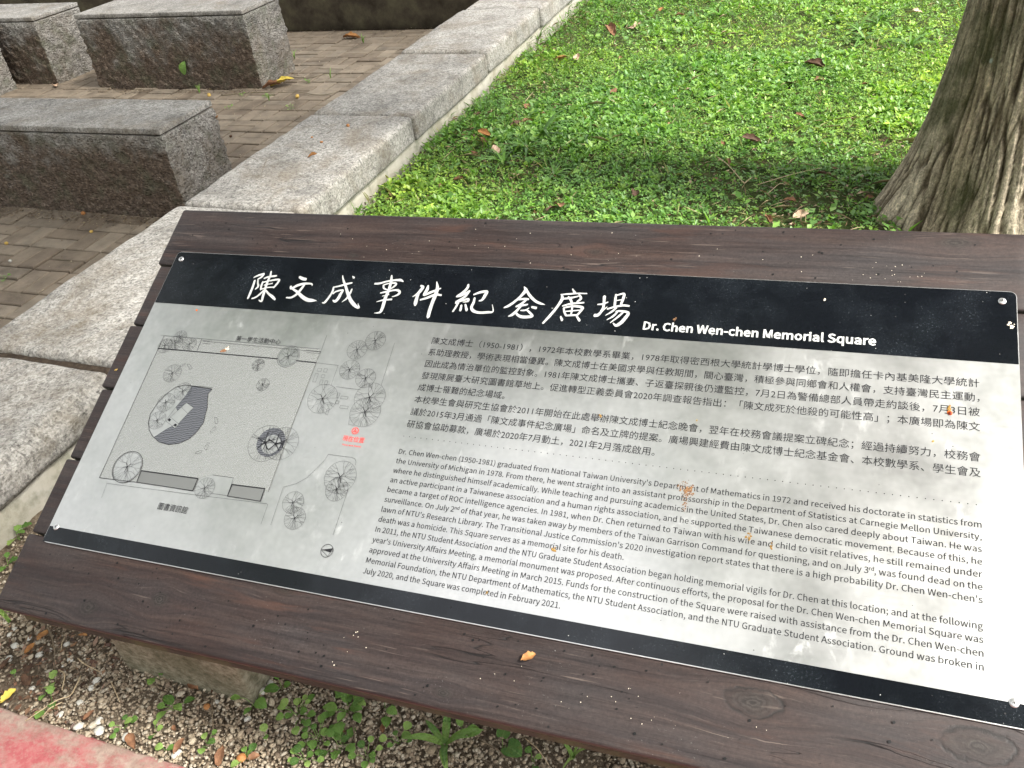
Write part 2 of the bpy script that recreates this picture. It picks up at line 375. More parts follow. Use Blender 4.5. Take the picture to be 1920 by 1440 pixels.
    nz = n.sep(n.n('ShaderNodeNewGeometry').outputs['Normal'])[2]      # dark olive painted on down-facing faces to offset red bounce light
    c = n.mix(n.ramp(n.mt('MULTIPLY', nz, -1), [(.05, 0), (.4, .85)]), c, n.mix(gr2, (.012, .014, .007), (.045, .046, .026)))
    ro = n.ramp(gr, [(.3, .46), (.7, .66)])
    return n.set(base=c, rough=ro, spec=.34, normal=n.bump(h, .45, .0022))

# ------------------------------------------------------------------ surveyed dimensions (plate data in millimetres on the plate, ground data in metres)
TITLE= [[185.6, -33.7, 2.2, 194.2, -28.0, 4.4, 204.4, -24.2, 4.7], [204.7, -24.8, 4.7, 202.1, -31.8, 4.4, 196.4, -36.5, 2.9], [196.4, -36.2, 2.5, 198.9, -44.1, 3.4, 203.2, -53.3, 4.1, 199.9, -59.1, 3.1], [190.7, -40.6, 4.0, 191.7, -52.6, 4.7, 192.0, -68.3, 4.9, 191.7, -80.9, 4.0], [209.2, -34.2, 3.1, 218.6, -30.1, 4.3, 233.6, -27.2, 4.1], [218.4, -18.1, 3.4, 220.3, -26.9, 4.1, 219.7, -41.2, 4.9, 220.8, -56.9, 5.2, 222.4, -72.6, 5.2, 223.8, -85.0, 4.2, 217.0, -83.2, 2.1], [209.5, -42.6, 4.0, 209.9, -51.4, 4.1, 211.8, -59.9, 3.4], [210.5, -43.4, 2.8, 223.5, -39.0, 3.4, 240.9, -35.2, 4.4, 243.5, -39.0, 4.6, 240.9, -47.7, 4.3, 238.3, -53.9, 3.4], [215.5, -49.6, 2.5, 231.8, -44.4, 2.5], [212.3, -59.1, 3.1, 225.1, -54.5, 2.8, 237.5, -52.7, 3.0], [218.7, -61.8, 3.3, 214.3, -69.9, 4.0, 208.0, -77.4, 4.0, 201.0, -81.0, 3.1], [224.0, -61.5, 3.6, 233.7, -68.6, 4.2, 243.7, -74.2, 5.5, 251.1, -79.6, 4.0], [285.0, -26.9, 5.2, 292.7, -30.1, 6.4, 299.6, -31.2, 6.4], [273.6, -48.8, 4.5, 277.3, -53.0, 5.2, 287.2, -45.6, 5.5, 300.5, -40.9, 5.2, 315.2, -40.3, 3.3, 318.3, -44.4, 1.5], [301.3, -43.2, 4.0, 297.7, -53.4, 5.2, 292.9, -64.7, 5.2, 284.0, -72.7, 4.2, 273.8, -73.7, 3.0], [280.9, -54.6, 3.6, 292.7, -60.3, 5.5, 306.9, -69.9, 6.9, 319.3, -75.5, 7.6, 330.0, -76.2, 6.3, 339.0, -76.2, 1.2], [394.6, -18.2, 1.2, 398.4, -21.6, 5.1], [364.1, -44.8, 2.7, 374.8, -41.6, 3.5, 386.2, -36.9, 4.4, 398.3, -33.1, 3.3], [364.1, -44.5, 3.3, 364.9, -55.2, 4.1, 361.9, -67.6, 4.1, 357.1, -78.5, 4.7, 352.4, -79.7, 1.8], [367.8, -58.4, 3.3, 373.0, -53.4, 3.3, 384.9, -50.1, 3.8, 383.5, -58.5, 5.7, 381.5, -69.3, 6.3, 377.6, -74.9, 5.6, 372.6, -73.0, 2.6], [373.8, -18.4, 1.8, 378.9, -28.2, 3.9, 387.2, -40.0, 4.7, 396.5, -54.6, 5.8, 407.2, -69.1, 6.7, 419.5, -80.2, 6.6, 430.0, -85.3, 3.4, 425.4, -76.6, 1.2], [402.8, -46.6, 2.6, 402.2, -54.3, 4.1, 399.2, -66.6, 4.0, 392.2, -75.3, 1.4], [445.3, -32.0, 3.9, 454.8, -30.7, 4.3, 468.5, -25.3, 3.5, 484.4, -21.9, 4.3, 493.9, -21.3, 5.2, 500.1, -24.2, 2.0], [473.2, -12.7, 2.9, 475.7, -23.2, 4.9, 476.8, -33.7, 5.2, 476.8, -47.3, 5.7, 475.5, -60.9, 6.2, 476.0, -71.1, 6.3, 476.3, -82.9, 6.1, 474.2, -91.5, 4.5, 463.7, -93.9, 0.8], [463.4, -33.4, 3.5, 466.3, -40.4, 3.5, 474.2, -43.2, 2.5, 480.3, -40.3, 2.9, 486.6, -33.9, 3.7, 486.8, -28.9, 3.8, 475.4, -29.1, 2.5, 463.4, -33.4, 2.9], [462.7, -51.0, 2.6, 474.2, -47.5, 4.0, 488.2, -43.2, 3.7, 496.7, -43.8, 4.9, 500.2, -48.8, 4.8, 495.7, -54.2, 3.4, 487.8, -57.7, 1.2], [468.7, -57.4, 1.7, 480.2, -53.3, 2.6], [461.1, -70.1, 1.4, 472.9, -65.7, 3.1, 488.8, -63.2, 3.7], [536.7, -30.7, 3.5, 541.7, -33.3, 5.6, 538.3, -43.2, 6.4, 534.1, -49.3, 4.2, 527.5, -54.9, 1.1], [536.5, -47.7, 5.6, 536.5, -58.1, 6.1, 537.1, -66.9, 7.0, 537.9, -71.8, 4.2], [550.9, -29.8, 3.1, 551.3, -38.0, 6.2, 549.0, -46.9, 5.6, 549.4, -50.1, 3.4, 559.5, -43.7, 5.1, 576.3, -34.0, 2.5], [565.2, -20.7, 2.0, 570.1, -33.7, 6.1, 570.3, -48.5, 7.0, 569.0, -63.1, 6.3, 568.5, -80.4, 6.6, 569.1, -94.0, 6.0], [544.6, -60.2, 3.3, 556.0, -55.3, 4.7, 570.0, -47.7, 4.9, 581.5, -48.0, 3.4], [626.5, -22.8, 3.6, 626.3, -30.1, 4.9, 620.9, -39.1, 4.6, 611.3, -47.9, 2.8], [610.9, -48.9, 3.0, 618.9, -46.6, 3.8, 631.9, -36.2, 4.6], [631.9, -36.2, 4.1, 626.9, -47.5, 4.6, 618.6, -55.3, 4.1, 612.6, -60.0, 3.0], [612.8, -62.2, 3.3, 621.7, -57.2, 3.8, 633.5, -52.6, 4.4, 634.1, -57.1, 3.6, 626.2, -59.4, 1.9], [617.4, -61.2, 4.1, 615.0, -71.4, 3.8, 612.2, -79.7, 3.0], [624.7, -66.3, 3.8, 625.5, -76.5, 4.5], [631.6, -64.1, 3.3, 636.9, -75.2, 4.8], [642.1, -42.8, 3.0, 653.1, -37.1, 4.9, 664.2, -34.9, 4.6, 663.3, -42.0, 5.9, 660.1, -52.1, 4.6, 655.0, -54.9, 2.5], [645.2, -49.8, 3.6, 645.6, -59.1, 4.8, 644.3, -69.2, 5.1, 649.8, -75.9, 5.6, 660.8, -78.5, 4.8, 675.7, -76.8, 4.8, 685.3, -74.3, 2.6, 680.8, -60.9, 0.8], [729.6, -21.0, 1.7, 733.8, -27.7, 6.4, 727.8, -40.4, 4.8, 719.5, -51.7, 4.6, 710.7, -60.7, 4.8, 703.4, -65.3, 2.6], [734.1, -26.1, 4.3, 743.4, -37.8, 4.9, 755.0, -47.7, 4.8, 765.3, -52.3, 4.3, 773.7, -54.2, 1.1], [725.3, -47.5, 3.2, 735.7, -45.3, 4.3, 742.7, -45.6, 3.4], [738.8, -47.3, 4.0, 732.5, -55.3, 4.3, 723.9, -61.6, 2.8], [724.6, -61.9, 2.8, 733.4, -59.0, 3.7, 743.4, -56.1, 3.1], [732.3, -60.6, 3.4, 726.6, -70.8, 4.8, 720.4, -78.8, 5.0, 715.0, -81.8, 2.0], [725.6, -72.4, 3.4, 730.9, -78.1, 4.5, 739.6, -81.2, 5.4, 751.5, -80.2, 5.4, 756.9, -77.8, 3.9, 749.4, -70.7, 3.8, 743.7, -66.6, 2.7], [734.2, -68.8, 2.3, 742.0, -67.7, 3.1, 747.7, -62.9, 1.4], [752.5, -60.7, 4.3, 759.8, -62.1, 5.3], [815.6, -20.0, 1.9, 820.7, -27.3, 5.0], [797.6, -32.3, 2.3, 812.2, -30.1, 3.3, 827.5, -28.0, 2.8, 841.7, -27.4, 2.2], [799.8, -33.3, 3.3, 801.4, -41.5, 5.4, 797.3, -53.7, 4.7, 792.0, -66.0, 4.7, 785.3, -78.4, 4.7, 778.2, -90.7, 3.3], [803.9, -40.4, 3.3, 816.3, -37.7, 3.8, 828.5, -33.6, 2.2], [811.5, -36.2, 3.1, 817.5, -43.2, 4.2, 820.2, -50.5, 3.1], [828.4, -29.1, 2.5, 833.5, -37.7, 4.1, 828.1, -44.8, 3.1], [804.8, -54.9, 2.2, 818.6, -49.5, 3.8, 839.9, -45.7, 3.0], [807.8, -58.8, 3.3, 810.3, -66.1, 3.6, 814.1, -72.4, 3.6], [808.0, -58.1, 3.0, 822.1, -54.2, 3.6, 839.2, -55.2, 4.7, 837.0, -64.1, 3.8, 833.2, -71.0, 3.6], [814.2, -73.1, 3.3, 833.1, -70.7, 3.3], [810.7, -65.4, 2.2, 836.4, -60.9, 2.2], [822.0, -53.4, 3.1, 823.0, -71.8, 3.0], [806.1, -76.1, 3.0, 809.6, -82.3, 4.7], [832.8, -72.6, 3.3, 839.2, -81.0, 4.3], [864.0, -47.5, 2.2, 872.1, -46.1, 3.3, 880.4, -41.8, 2.2], [872.5, -31.2, 5.2, 873.7, -40.9, 4.4, 874.4, -52.6, 4.3, 871.9, -60.0, 3.2], [862.9, -69.1, 6.0, 868.3, -67.6, 5.4, 874.2, -58.7, 3.2, 880.5, -51.4, 1.6], [891.3, -26.3, 3.0, 891.9, -36.6, 4.1, 892.8, -49.1, 3.8], [892.2, -27.7, 2.2, 903.9, -23.7, 3.8, 904.8, -31.2, 4.7, 902.9, -43.9, 4.0], [893.4, -38.0, 1.9, 904.2, -35.3, 1.9], [881.8, -55.2, 2.9, 892.9, -50.5, 3.5, 906.1, -46.6, 4.0, 916.7, -46.9, 3.2], [896.3, -51.7, 3.2, 889.6, -60.2, 3.5, 880.7, -67.7, 1.1], [896.9, -59.0, 2.4, 903.0, -57.7, 3.5, 917.0, -59.9, 4.6, 914.3, -69.9, 5.7, 908.0, -80.4, 5.9, 901.4, -85.6, 4.7, 895.7, -81.3, 1.3], [899.5, -59.4, 2.9, 893.5, -68.6, 3.5, 884.6, -76.1, 1.1], [908.4, -60.6, 2.9, 901.3, -69.8, 3.5, 891.0, -81.3, 1.1]]
LINES= [[0.9, 0, 42.5, -177.1, 42.5, -466.5], [0.5, 0, 34.5, -175.3, 129.1, -175.1, 381.9, -175.1], [0.5, 0, 133.7, -179.9, 387.3, -181.0], [0.5, 0, 386.0, -147.0, 385.7, -178.0, 384.4, -203.1, 381.8, -325.0, 382.2, -446.2], [0.9, 0, 42.5, -466.5, 130.2, -464.1], [0.6, 0, 130.2, -464.1, 241.9, -464.4], [1.8, 0, 41.8, -203.4, 305.1, -202.2], [1.8, 0, 344.0, -202.5, 384.4, -202.8], [0.9, 0, 129.4, -175.6, 129.8, -200.3], [0.5, 0, 132.1, -179.0, 151.8, -178.3], [0.5, 0, 134.6, -184.5, 152.4, -184.4], [0.4, 0, 356.5, -180.0, 385.6, -180.2], [0.4, 0, 359.9, -184.3, 386.0, -184.1], [1.0, 0, 151.0, -272.9, 195.3, -274.6], [0.5, 0, 151.0, -272.9, 166.1, -271.9, 196.2, -272.4], [0.9, 1, 151.0, -272.9, 195.8, -275.5, 191.8, -284.1, 195.3, -296.2, 201.3, -309.8, 206.7, -340.6, 200.5, -360.3, 191.4, -373.5, 175.5, -384.0, 154.9, -389.1, 132.7, -386.6, 114.6, -377.6, 101.2, -366.2, 93.3, -352.0, 89.5, -336.5, 94.8, -312.4, 105.3, -293.2, 118.4, -279.0, 135.2, -272.7], [0.5, 0, 117.7, -379.9, 134.8, -363.0, 150.2, -350.7], [0.5, 0, 145.0, -298.0, 136.7, -317.8, 128.9, -342.7], [0.4, 1, 154.9, -306.9, 173.9, -314.6, 167.0, -326.9, 148.6, -316.5], [0.4, 1, 148.6, -316.5, 167.0, -326.9, 156.8, -348.2, 134.3, -337.6], [0.4, 1, 134.3, -337.6, 158.1, -348.9, 153.3, -357.3, 128.6, -346.2], [0.35, 1, 121.9, -231.4, 126.3, -229.9, 135.2, -237.5, 132.4, -241.0], [0.35, 1, 107.9, -235.5, 109.1, -233.5, 117.1, -229.4, 116.7, -232.0, 110.1, -236.8], [0.35, 1, 224.7, -328.2, 229.1, -327.6, 234.6, -333.9, 235.1, -339.2, 231.4, -339.2], [0.35, 1, 227.8, -356.2, 228.3, -353.6, 232.3, -345.4, 236.5, -346.6, 231.6, -356.7], [0.35, 1, 229.5, -387.3, 231.0, -376.2, 235.8, -376.5, 234.9, -389.2], [0.35, 1, 215.1, -398.4, 216.2, -394.9, 225.7, -391.3, 227.9, -394.3, 221.5, -398.4], [1.9, 0, 121.8, -442.8, 241.0, -441.6], [1.2, 0, 241.0, -441.6, 240.6, -463.8], [0.9, 0, 122.9, -443.0, 123.4, -464.3], [0.4, 0, 265.6, -431.4, 308.5, -431.3, 309.7, -463.0, 275.9, -463.3], [1.9, 0, 310.0, -443.1, 373.9, -441.6], [1.4, 0, 373.9, -441.6, 374.2, -463.8], [0.9, 0, 374.2, -463.8, 310.0, -463.7], [1.6, 0, 310.8, -443.0, 310.0, -463.7], [0.4, 0, 65.6, -500.5, 63.4, -474.4, 226.9, -470.6], [0.4, 0, 226.9, -470.6, 387.0, -466.2], [0.4, 0, 387.2, -466.3, 390.0, -467.3, 390.4, -500.6], [0.4, 0, 408.4, -499.3, 406.6, -434.5, 428.7, -425.2, 443.7, -413.0, 456.0, -393.0, 464.6, -379.0, 467.5, -368.4, 511.0, -368.5, 517.3, -370.0, 521.1, -374.5, 521.8, -380.8], [0.4, 0, 522.8, -422.8, 522.1, -499.2], [0.35, 0, 521.8, -150.8, 522.1, -233.6], [0.4, 0, 384.4, -203.1, 429.7, -204.1], [0.35, 0, 428.7, -204.3, 428.8, -245.3], [0.4, 0, 438.7, -245.3, 487.3, -246.4], [0.35, 0, 483.4, -297.3, 485.7, -311.9, 497.4, -312.0], [0.35, 1, 392.0, -219.3, 399.9, -219.3, 399.9, -213.4, 392.0, -213.4], [0.35, 1, 404.7, -219.6, 411.1, -219.6, 411.1, -212.9, 404.7, -212.9], [0.35, 1, 390.9, -240.5, 396.9, -240.5, 396.9, -223.8, 390.9, -223.8], [0.35, 1, 404.2, -231.0, 410.1, -231.0, 410.1, -224.8, 404.2, -224.8], [0.35, 1, 405.2, -243.9, 410.4, -243.9, 410.4, -235.2, 405.2, -235.2], [0.35, 1, 414.8, -243.1, 420.0, -243.1, 420.0, -235.8, 414.8, -235.8], [0.35, 1, 446.3, -265.8, 451.0, -265.8, 451.0, -256.6, 446.3, -256.6], [0.35, 1, 448.3, -276.6, 454.3, -276.6, 454.3, -270.9, 448.3, -270.9], [0.35, 1, 455.0, -266.6, 468.3, -266.6, 468.3, -261.6, 455.0, -261.6], [0.35, 1, 459.4, -284.1, 474.5, -284.1, 474.5, -279.2, 459.4, -279.2], [0.35, 1, 436.8, -298.0, 441.2, -298.0, 441.2, -287.8, 436.8, -287.8]]
MAPTREES= [[80.0, -175.6, 13.9, 0], [55.0, -196.8, 15.3, 0], [75.6, -189.1, 15.6, 0], [107.5, -188.9, 14.1, 0], [98.1, -252.0, 18.4, 0], [270.8, -218.1, 12.0, 0], [295.7, -255.8, 12.4, 0], [137.1, -285.3, 17.5, 0], [111.7, -310.7, 18.1, 0], [109.9, -346.9, 17.5, 0], [324.9, -195.5, 21.9, 1], [90.7, -439.9, 29.5, 2], [261.6, -456.2, 18.6, 0], [484.3, -149.6, 19.1, 0], [455.2, -170.7, 18.9, 0], [453.8, -210.4, 18.9, 0], [489.4, -223.8, 18.4, 0], [421.5, -270.4, 28.0, 0], [508.5, -259.1, 28.1, 0], [508.8, -285.9, 27.6, 0], [502.2, -404.3, 28.0, 0], [503.0, -425.6, 19.6, 0], [434.1, -457.6, 18.8, 0], [446.8, -482.5, 18.6, 0], [345.0, -363.4, 33.4, 3], [375.8, -360.0, 30.0, 3]]
BLK= [353.3, -360.3, 28.4]
PLAZA= [42.5, -177.1, 383.1, -175.5, 384.4, -203.1, 381.8, -325.0, 382.2, -446.2, 377.0, -446.0, 373.0, -441.4, 311.0, -443.1, 308.5, -431.3, 265.3, -431.6, 243.4, -441.1, 122.5, -443.0, 123.2, -464.0, 42.5, -466.5]
BOXHATCH= [[121.8, -442.8, 241.0, -441.6, 240.6, -463.8, 123.4, -464.3], [310.0, -443.1, 373.9, -441.6, 374.2, -463.8, 310.0, -463.7]]
POND= [151.0, -272.9, 195.8, -275.5, 191.8, -284.1, 195.3, -296.2, 201.3, -309.8, 206.7, -340.6, 200.5, -360.3, 191.4, -373.5, 175.5, -384.0, 154.9, -389.1, 132.7, -386.6, 114.6, -377.6, 101.2, -366.2, 93.3, -352.0, 89.5, -336.5, 94.8, -312.4, 105.3, -293.2, 118.4, -279.0, 135.2, -272.7]
PONDDARK= [151.0, -272.9, 195.8, -275.5, 191.8, -284.1, 195.3, -296.2, 201.3, -309.8, 206.7, -340.6, 200.5, -360.3, 191.4, -373.5, 175.5, -384.0, 154.9, -389.1, 132.7, -386.6, 117.7, -379.9, 134.8, -363.0, 150.2, -350.7, 151.5, -333.0, 136.7, -317.8, 145.0, -298.0]
WHITEQ= [[154.9, -306.9, 173.9, -314.6, 167.0, -326.9, 148.6, -316.5], [148.6, -316.5, 167.0, -326.9, 156.8, -348.2, 134.3, -337.6], [134.3, -337.6, 158.1, -348.9, 153.3, -357.3, 128.6, -346.2]]
BLACKQ= [[133.4, -339.9, 138.6, -342.4, 136.2, -346.6, 131.1, -343.8], [150.1, -348.5, 155.3, -350.5, 153.2, -354.8, 147.6, -352.4]]
PLANTS=[(-1.342,0.59,0.0499,3,0),(-1.306,0.561,0.0425,3,0),(-1.44,0.592,0.0155,1,1),(-1.13,0.671,0.0367,4,0),(-1.052,0.621,0.052,5,2),(-1.127,0.563,0.0514,5,1),(-1.135,0.534,0.0162,1,1),(-1.055,0.568,0.0305,3,1),(-0.903,0.676,0.0622,5,2),(-0.941,0.572,0.0437,4,1),(-1.013,0.541,0.0199,2,1),(-0.807,0.676,0.0763,12,1),(-0.742,0.644,0.084,13,1),(-0.745,0.6,0.0678,9,1),(-0.717,0.713,0.0711,9,2),(-0.644,0.727,0.0504,4,2),(-0.733,0.744,0.0517,6,1),(-0.594,0.68,0.0585,6,1),(-0.638,0.636,0.0578,7,1),(-0.695,0.641,0.0586,8,0),(-0.509,0.693,0.0868,7,3),(-0.404,0.717,0.0382,2,4),(-0.28,0.732,0.0562,4,5),(-0.346,0.708,0.0376,3,1),(-1.751,0.91,0.0449,4,0),(-1.561,0.699,0.059,6,5),(-1.707,0.833,0.0382,3,0),(-0.869,0.719,0.0315,3,1),(-0.697,0.753,0.0516,5,2),(-0.484,0.722,0.0292,2,2),(-0.838,0.612,0.0298,2,1),(-0.852,0.57,0.039,4,1)]
PEBBLES=[(-1.215,0.536,0.0217),(-1.184,0.556,0.0176),(-1.168,0.539,0.0225),(-1.255,0.628,0.0184),(-1.254,0.612,0.0161),(-1.348,0.655,0.0156),(-0.988,0.541,0.0198),(-1.536,0.686,0.0117),(-1.534,0.672,0.0139),(-1.497,0.651,0.0206),(-1.484,0.621,0.018),(-1.425,0.647,0.0169),(-0.902,0.7,0.0189),(-1.481,0.675,0.0115),(-1.386,0.685,0.0137),(-1.411,0.664,0.0102),(-1.251,0.578,0.017),(-1.272,0.546,0.0157),(-1.108,0.543,0.0172),(-1.377,0.578,0.013),(-0.898,0.721,0.0148),(-1.274,0.695,0.0123),(-0.979,0.656,0.0125),(-0.898,0.64,0.0143),(-1.353,0.64,0.0089)]
NUTS=[(-0.989,0.639,0.0155),(-0.861,0.567,0.0195)]
BROWN=[(-1.451,0.651,0.025,0),(-1.448,0.686,0.0299,0),(-0.898,0.558,0.0352,1),(-1.045,0.671,0.0319,1),(-1.086,0.537,0.0342,1),(-1.209,0.559,0.0229,1),(-1.395,0.586,0.0328,2),(-1.404,0.546,0.0323,3),(-0.988,0.553,0.0279,1),(-0.839,0.574,0.0214,1),(-0.708,0.664,0.0198,1),(-0.632,0.691,0.0198,1),(-1.023,0.582,0.0142,1),(-1.474,0.607,0.0246,2),(-1.411,0.61,0.0288,2),(-1.362,0.71,0.0183,0)]
LAWNLEAF=[(-1.319,5.373,0.1141,1),(-1.188,5.553,0.0683,4),(-1.219,5.492,0.0543,4),(-1.497,4.842,0.0753,0),(-1.393,4.841,0.0686,4),(-1.511,3.608,0.0562,0),(-1.492,3.52,0.0451,1),(-1.418,3.987,0.0652,1),(-1.362,3.797,0.0523,1),(-1.404,3.758,0.0521,2),(-1.31,3.913,0.0372,1),(-1.387,3.416,0.0536,4),(-0.923,2.865,0.0623,1),(-0.948,2.842,0.0497,2),(-0.663,3.028,0.0547,2),(-1.487,3.019,0.0408,1),(-1.455,2.722,0.0339,4),(-1.442,3.09,0.0412,1),(-0.274,3.595,0.0689,2),(-0.068,4.65,0.0938,2),(-0.041,4.457,0.0479,1),(-0.17,4.405,0.0479,1),(0.17,4.394,0.0362,1),(0.23,4.578,0.0373,4),(-0.098,3.934,0.0339,1),(0.188,3.934,0.0236,1),(0.174,3.121,0.0356,4),(0.196,3.09,0.0274,1),(-0.762,3.434,0.0417,1),(-0.666,3.799,0.0247,1),(-0.13,4.917,0.0406,4),(-0.58,5.108,0.0431,1),(-1.109,5.953,0.0503,0),(-0.958,5.8,0.0488,1),(-1.653,3.874,0.0487,2),(-1.477,3.376,0.039,1),(-1.034,4.238,0.0441,1),(-0.393,3.561,0.0323,1),(0.021,3.279,0.0417,2),(-0.081,3.03,0.0397,1),(-0.348,3.381,0.0398,1),(-0.142,2.856,0.0498,1),(-0.035,2.9,0.0498,4),(0.456,5.743,0.0444,4),(-0.662,4.469,0.0279,1),(-1.133,4.857,0.0369,1),(-1.125,4.375,0.0284,1),(-1.8,6.018,0.0376,1)]
WALLITEMS=[(-1.973,2.845,0.0443),(-1.998,3.205,0.0191),(-2.106,3.067,0.0164),(-2.028,3.015,0.0184)]
PAVLEAF=[(-3.595,5.039,0.1272,3),(-3.646,4.98,0.0968,1),(-3.674,6.233,0.1125,0),(-5.599,4.972,0.0741,4),(-3.89,3.056,0.0342,0),(-3.676,4.369,0.0412,0)]
PAVNUT=[(-4.035,4.788,0.0371,0),(-3.322,4.786,0.0356,0),(-3.508,2.965,0.0246,1),(-3.297,2.787,0.0182,0),(-3.358,4.061,0.0194,2),(-3.667,2.611,0.0208,0),(-3.486,2.458,0.0174,3)]
PAVWEED=[(-3.713,4.56,0.0849),(-3.863,5.651,0.1063),(-3.238,4.559,0.1032),(-3.29,5.185,0.0825),(-3.773,4.807,0.0513),(-3.493,4.705,0.0499),(-3.568,4.79,0.0434),(-3.483,6.072,0.0674),(-3.368,2.306,0.0717),(-4.027,3.06,0.0346),(-3.614,3.095,0.0451),(-4.164,4.854,0.0452),(-3.423,5.1,0.0374)]
TWIGS_P=[(0.004,[(-3.946,4.802),(-3.731,4.841),(-3.539,4.88),(-3.359,4.862),(-3.177,4.833),(-3.076,4.857)]),(0.004,[(-3.774,5.256),(-3.624,5.195),(-3.47,5.196),(-3.374,5.257),(-3.257,5.282)]),(0.002,[(-2.484,2.975),(-2.429,2.982),(-2.376,2.978)]),(0.002,[(-3.267,2.517),(-3.186,2.498),(-3.136,2.496)]),(0.0025,[(-3.207,4.56),(-3.286,4.712),(-3.378,4.817)])]
TWIGS_W=[(0.0015,[(-2.213,3.311),(-2.149,3.223),(-2.058,3.161)]),(0.0015,[(-2.056,3.108),(-2.044,3.149),(-2.007,3.171)]),(0.0018,[(-2.171,2.805),(-2.127,2.707),(-2.081,2.62)]),(0.001,[(-2.276,2.82),(-2.229,2.8),(-2.152,2.739)]),(0.001,[(-2.144,2.734),(-2.114,2.736),(-2.088,2.739)])]
TWIGS_G=[(0.003,[(-1.459,0.708),(-1.425,0.688),(-1.394,0.662),(-1.354,0.623)]),(0.003,[(-1.291,0.627),(-1.276,0.602),(-1.279,0.583),(-1.292,0.561),(-1.326,0.513)]),(0.0025,[(-1.284,0.567),(-1.291,0.545),(-1.298,0.527)]),(0.003,[(-0.987,0.654),(-0.965,0.627),(-0.926,0.576)]),(0.002,[(-0.997,0.59),(-0.954,0.606),(-0.9,0.617)]),(0.0025,[(-1.216,0.631),(-1.194,0.618),(-1.167,0.599)]),(0.002,[(-1.209,0.648),(-1.176,0.644),(-1.144,0.638)]),(0.002,[(-0.901,0.6),(-0.868,0.587),(-0.833,0.56)]),(0.003,[(-0.699,0.689),(-0.676,0.663),(-0.647,0.612)]),(0.003,[(-0.445,0.716),(-0.41,0.705),(-0.379,0.688)]),(0.0025,[(-0.372,0.742),(-0.341,0.724),(-0.316,0.706)]),(0.002,[(-1.397,0.695),(-1.385,0.678),(-1.38,0.666)]),(0.003,[(-1.346,0.625),(-1.319,0.616),(-1.304,0.588)]),(0.003,[(-1.328,0.659),(-1.296,0.648),(-1.258,0.645)])]
TWIGS_L=[(0.004,[(-0.395,3.406),(-0.337,3.298),(-0.258,3.148)]),(0.004,[(-0.258,3.148),(-0.232,3.191)]),(0.003,[(-0.207,3.143),(-0.094,3.226),(0.019,3.332)]),(0.003,[(-0.161,3.069),(-0.127,3.136),(-0.105,3.154)]),(0.003,[(-1.508,4.558),(-1.433,4.463),(-1.39,4.371)]),(0.003,[(-1.459,4.067),(-1.455,4.193)])]
TUFTS=[(-1.255,3.477,0.1467,1),(-1.238,3.631,0.1761,1),(-1.002,3.648,0.1238,1),(-1.311,3.303,0.1187,1),(-1.043,3.194,0.102,1),(-1.802,5.109,0.1334,0),(-1.77,5.286,0.1195,0),(-1.796,6.028,0.1509,0),(-0.7,5.794,0.1376,1),(0.167,5.206,0.1343,1),(0.238,5.538,0.1564,1),(0.396,5.074,0.1437,1),(0.137,5.428,0.1238,1),(-1.08,5.652,0.1035,1),(-1.657,3.955,0.0964,0),(0.297,5.653,0.1268,1),(-0.015,5.615,0.0965,1),(-1.794,3.815,0.0815,0)]
# ------------------------------------------------------------------ ground
def struct(o): o['kind'] = 'structure'; return o
struct(mesh('ground', [(-150, -150, -.05), (150, -150, -.05), (150, 150, -.05), (-150, 150, -.05)], [(0, 1, 2, 3)], M['lawnsoil']))
def sheet(name, x0, x1, y0, y1, z, step, amp, fr, mat, skirt=.3):
    xs = np.arange(x0, x1 + step * .5, step); ys = np.arange(y0, y1 + step * .5, step)
    X, Y = np.meshgrid(xs, ys, indexing='ij'); P = np.stack([X.ravel(), Y.ravel(), np.zeros(X.size)], 1)
    P[:, 2] = z + amp * fbm(P * [fr, fr, 1] + 3.1, 3)
    idx = np.arange(X.size).reshape(X.shape)
    b = (X == xs[0]) | (X == xs[-1]) | (Y == ys[0]) | (Y == ys[-1]); P[b.ravel(), 2] = z - skirt
    F = np.stack([idx[:-1, :-1], idx[1:, :-1], idx[1:, 1:], idx[:-1, 1:]], -1).reshape(-1, 4)
    return struct(mesh(name, P, F, mat, None, True))
sheet('lawn', -1.83, 14, 1.25, 22, G - .004, .09, .012, 3, M['lawnsoil'])
sheet('gravel_bed', -1.83, 3.0, .40, 1.27, G - .008, .02, .008, 14, M['earth'])
v, f = rbox(9.0, 2.5, .1, .008, .03, lambda p, n: .0025 * fbm(p * 60, 3))
pav = struct(mesh('red_pavement', v + [1.9, -.725, .158], f, M['red'], None, True))
plaza = struct(mesh('plaza', [(-16, -3, -.012), (-2.2, -3, -.012), (-2.2, 14, -.012), (-16, 14, -.012)], [(0, 1, 2, 3)], M['soil']))

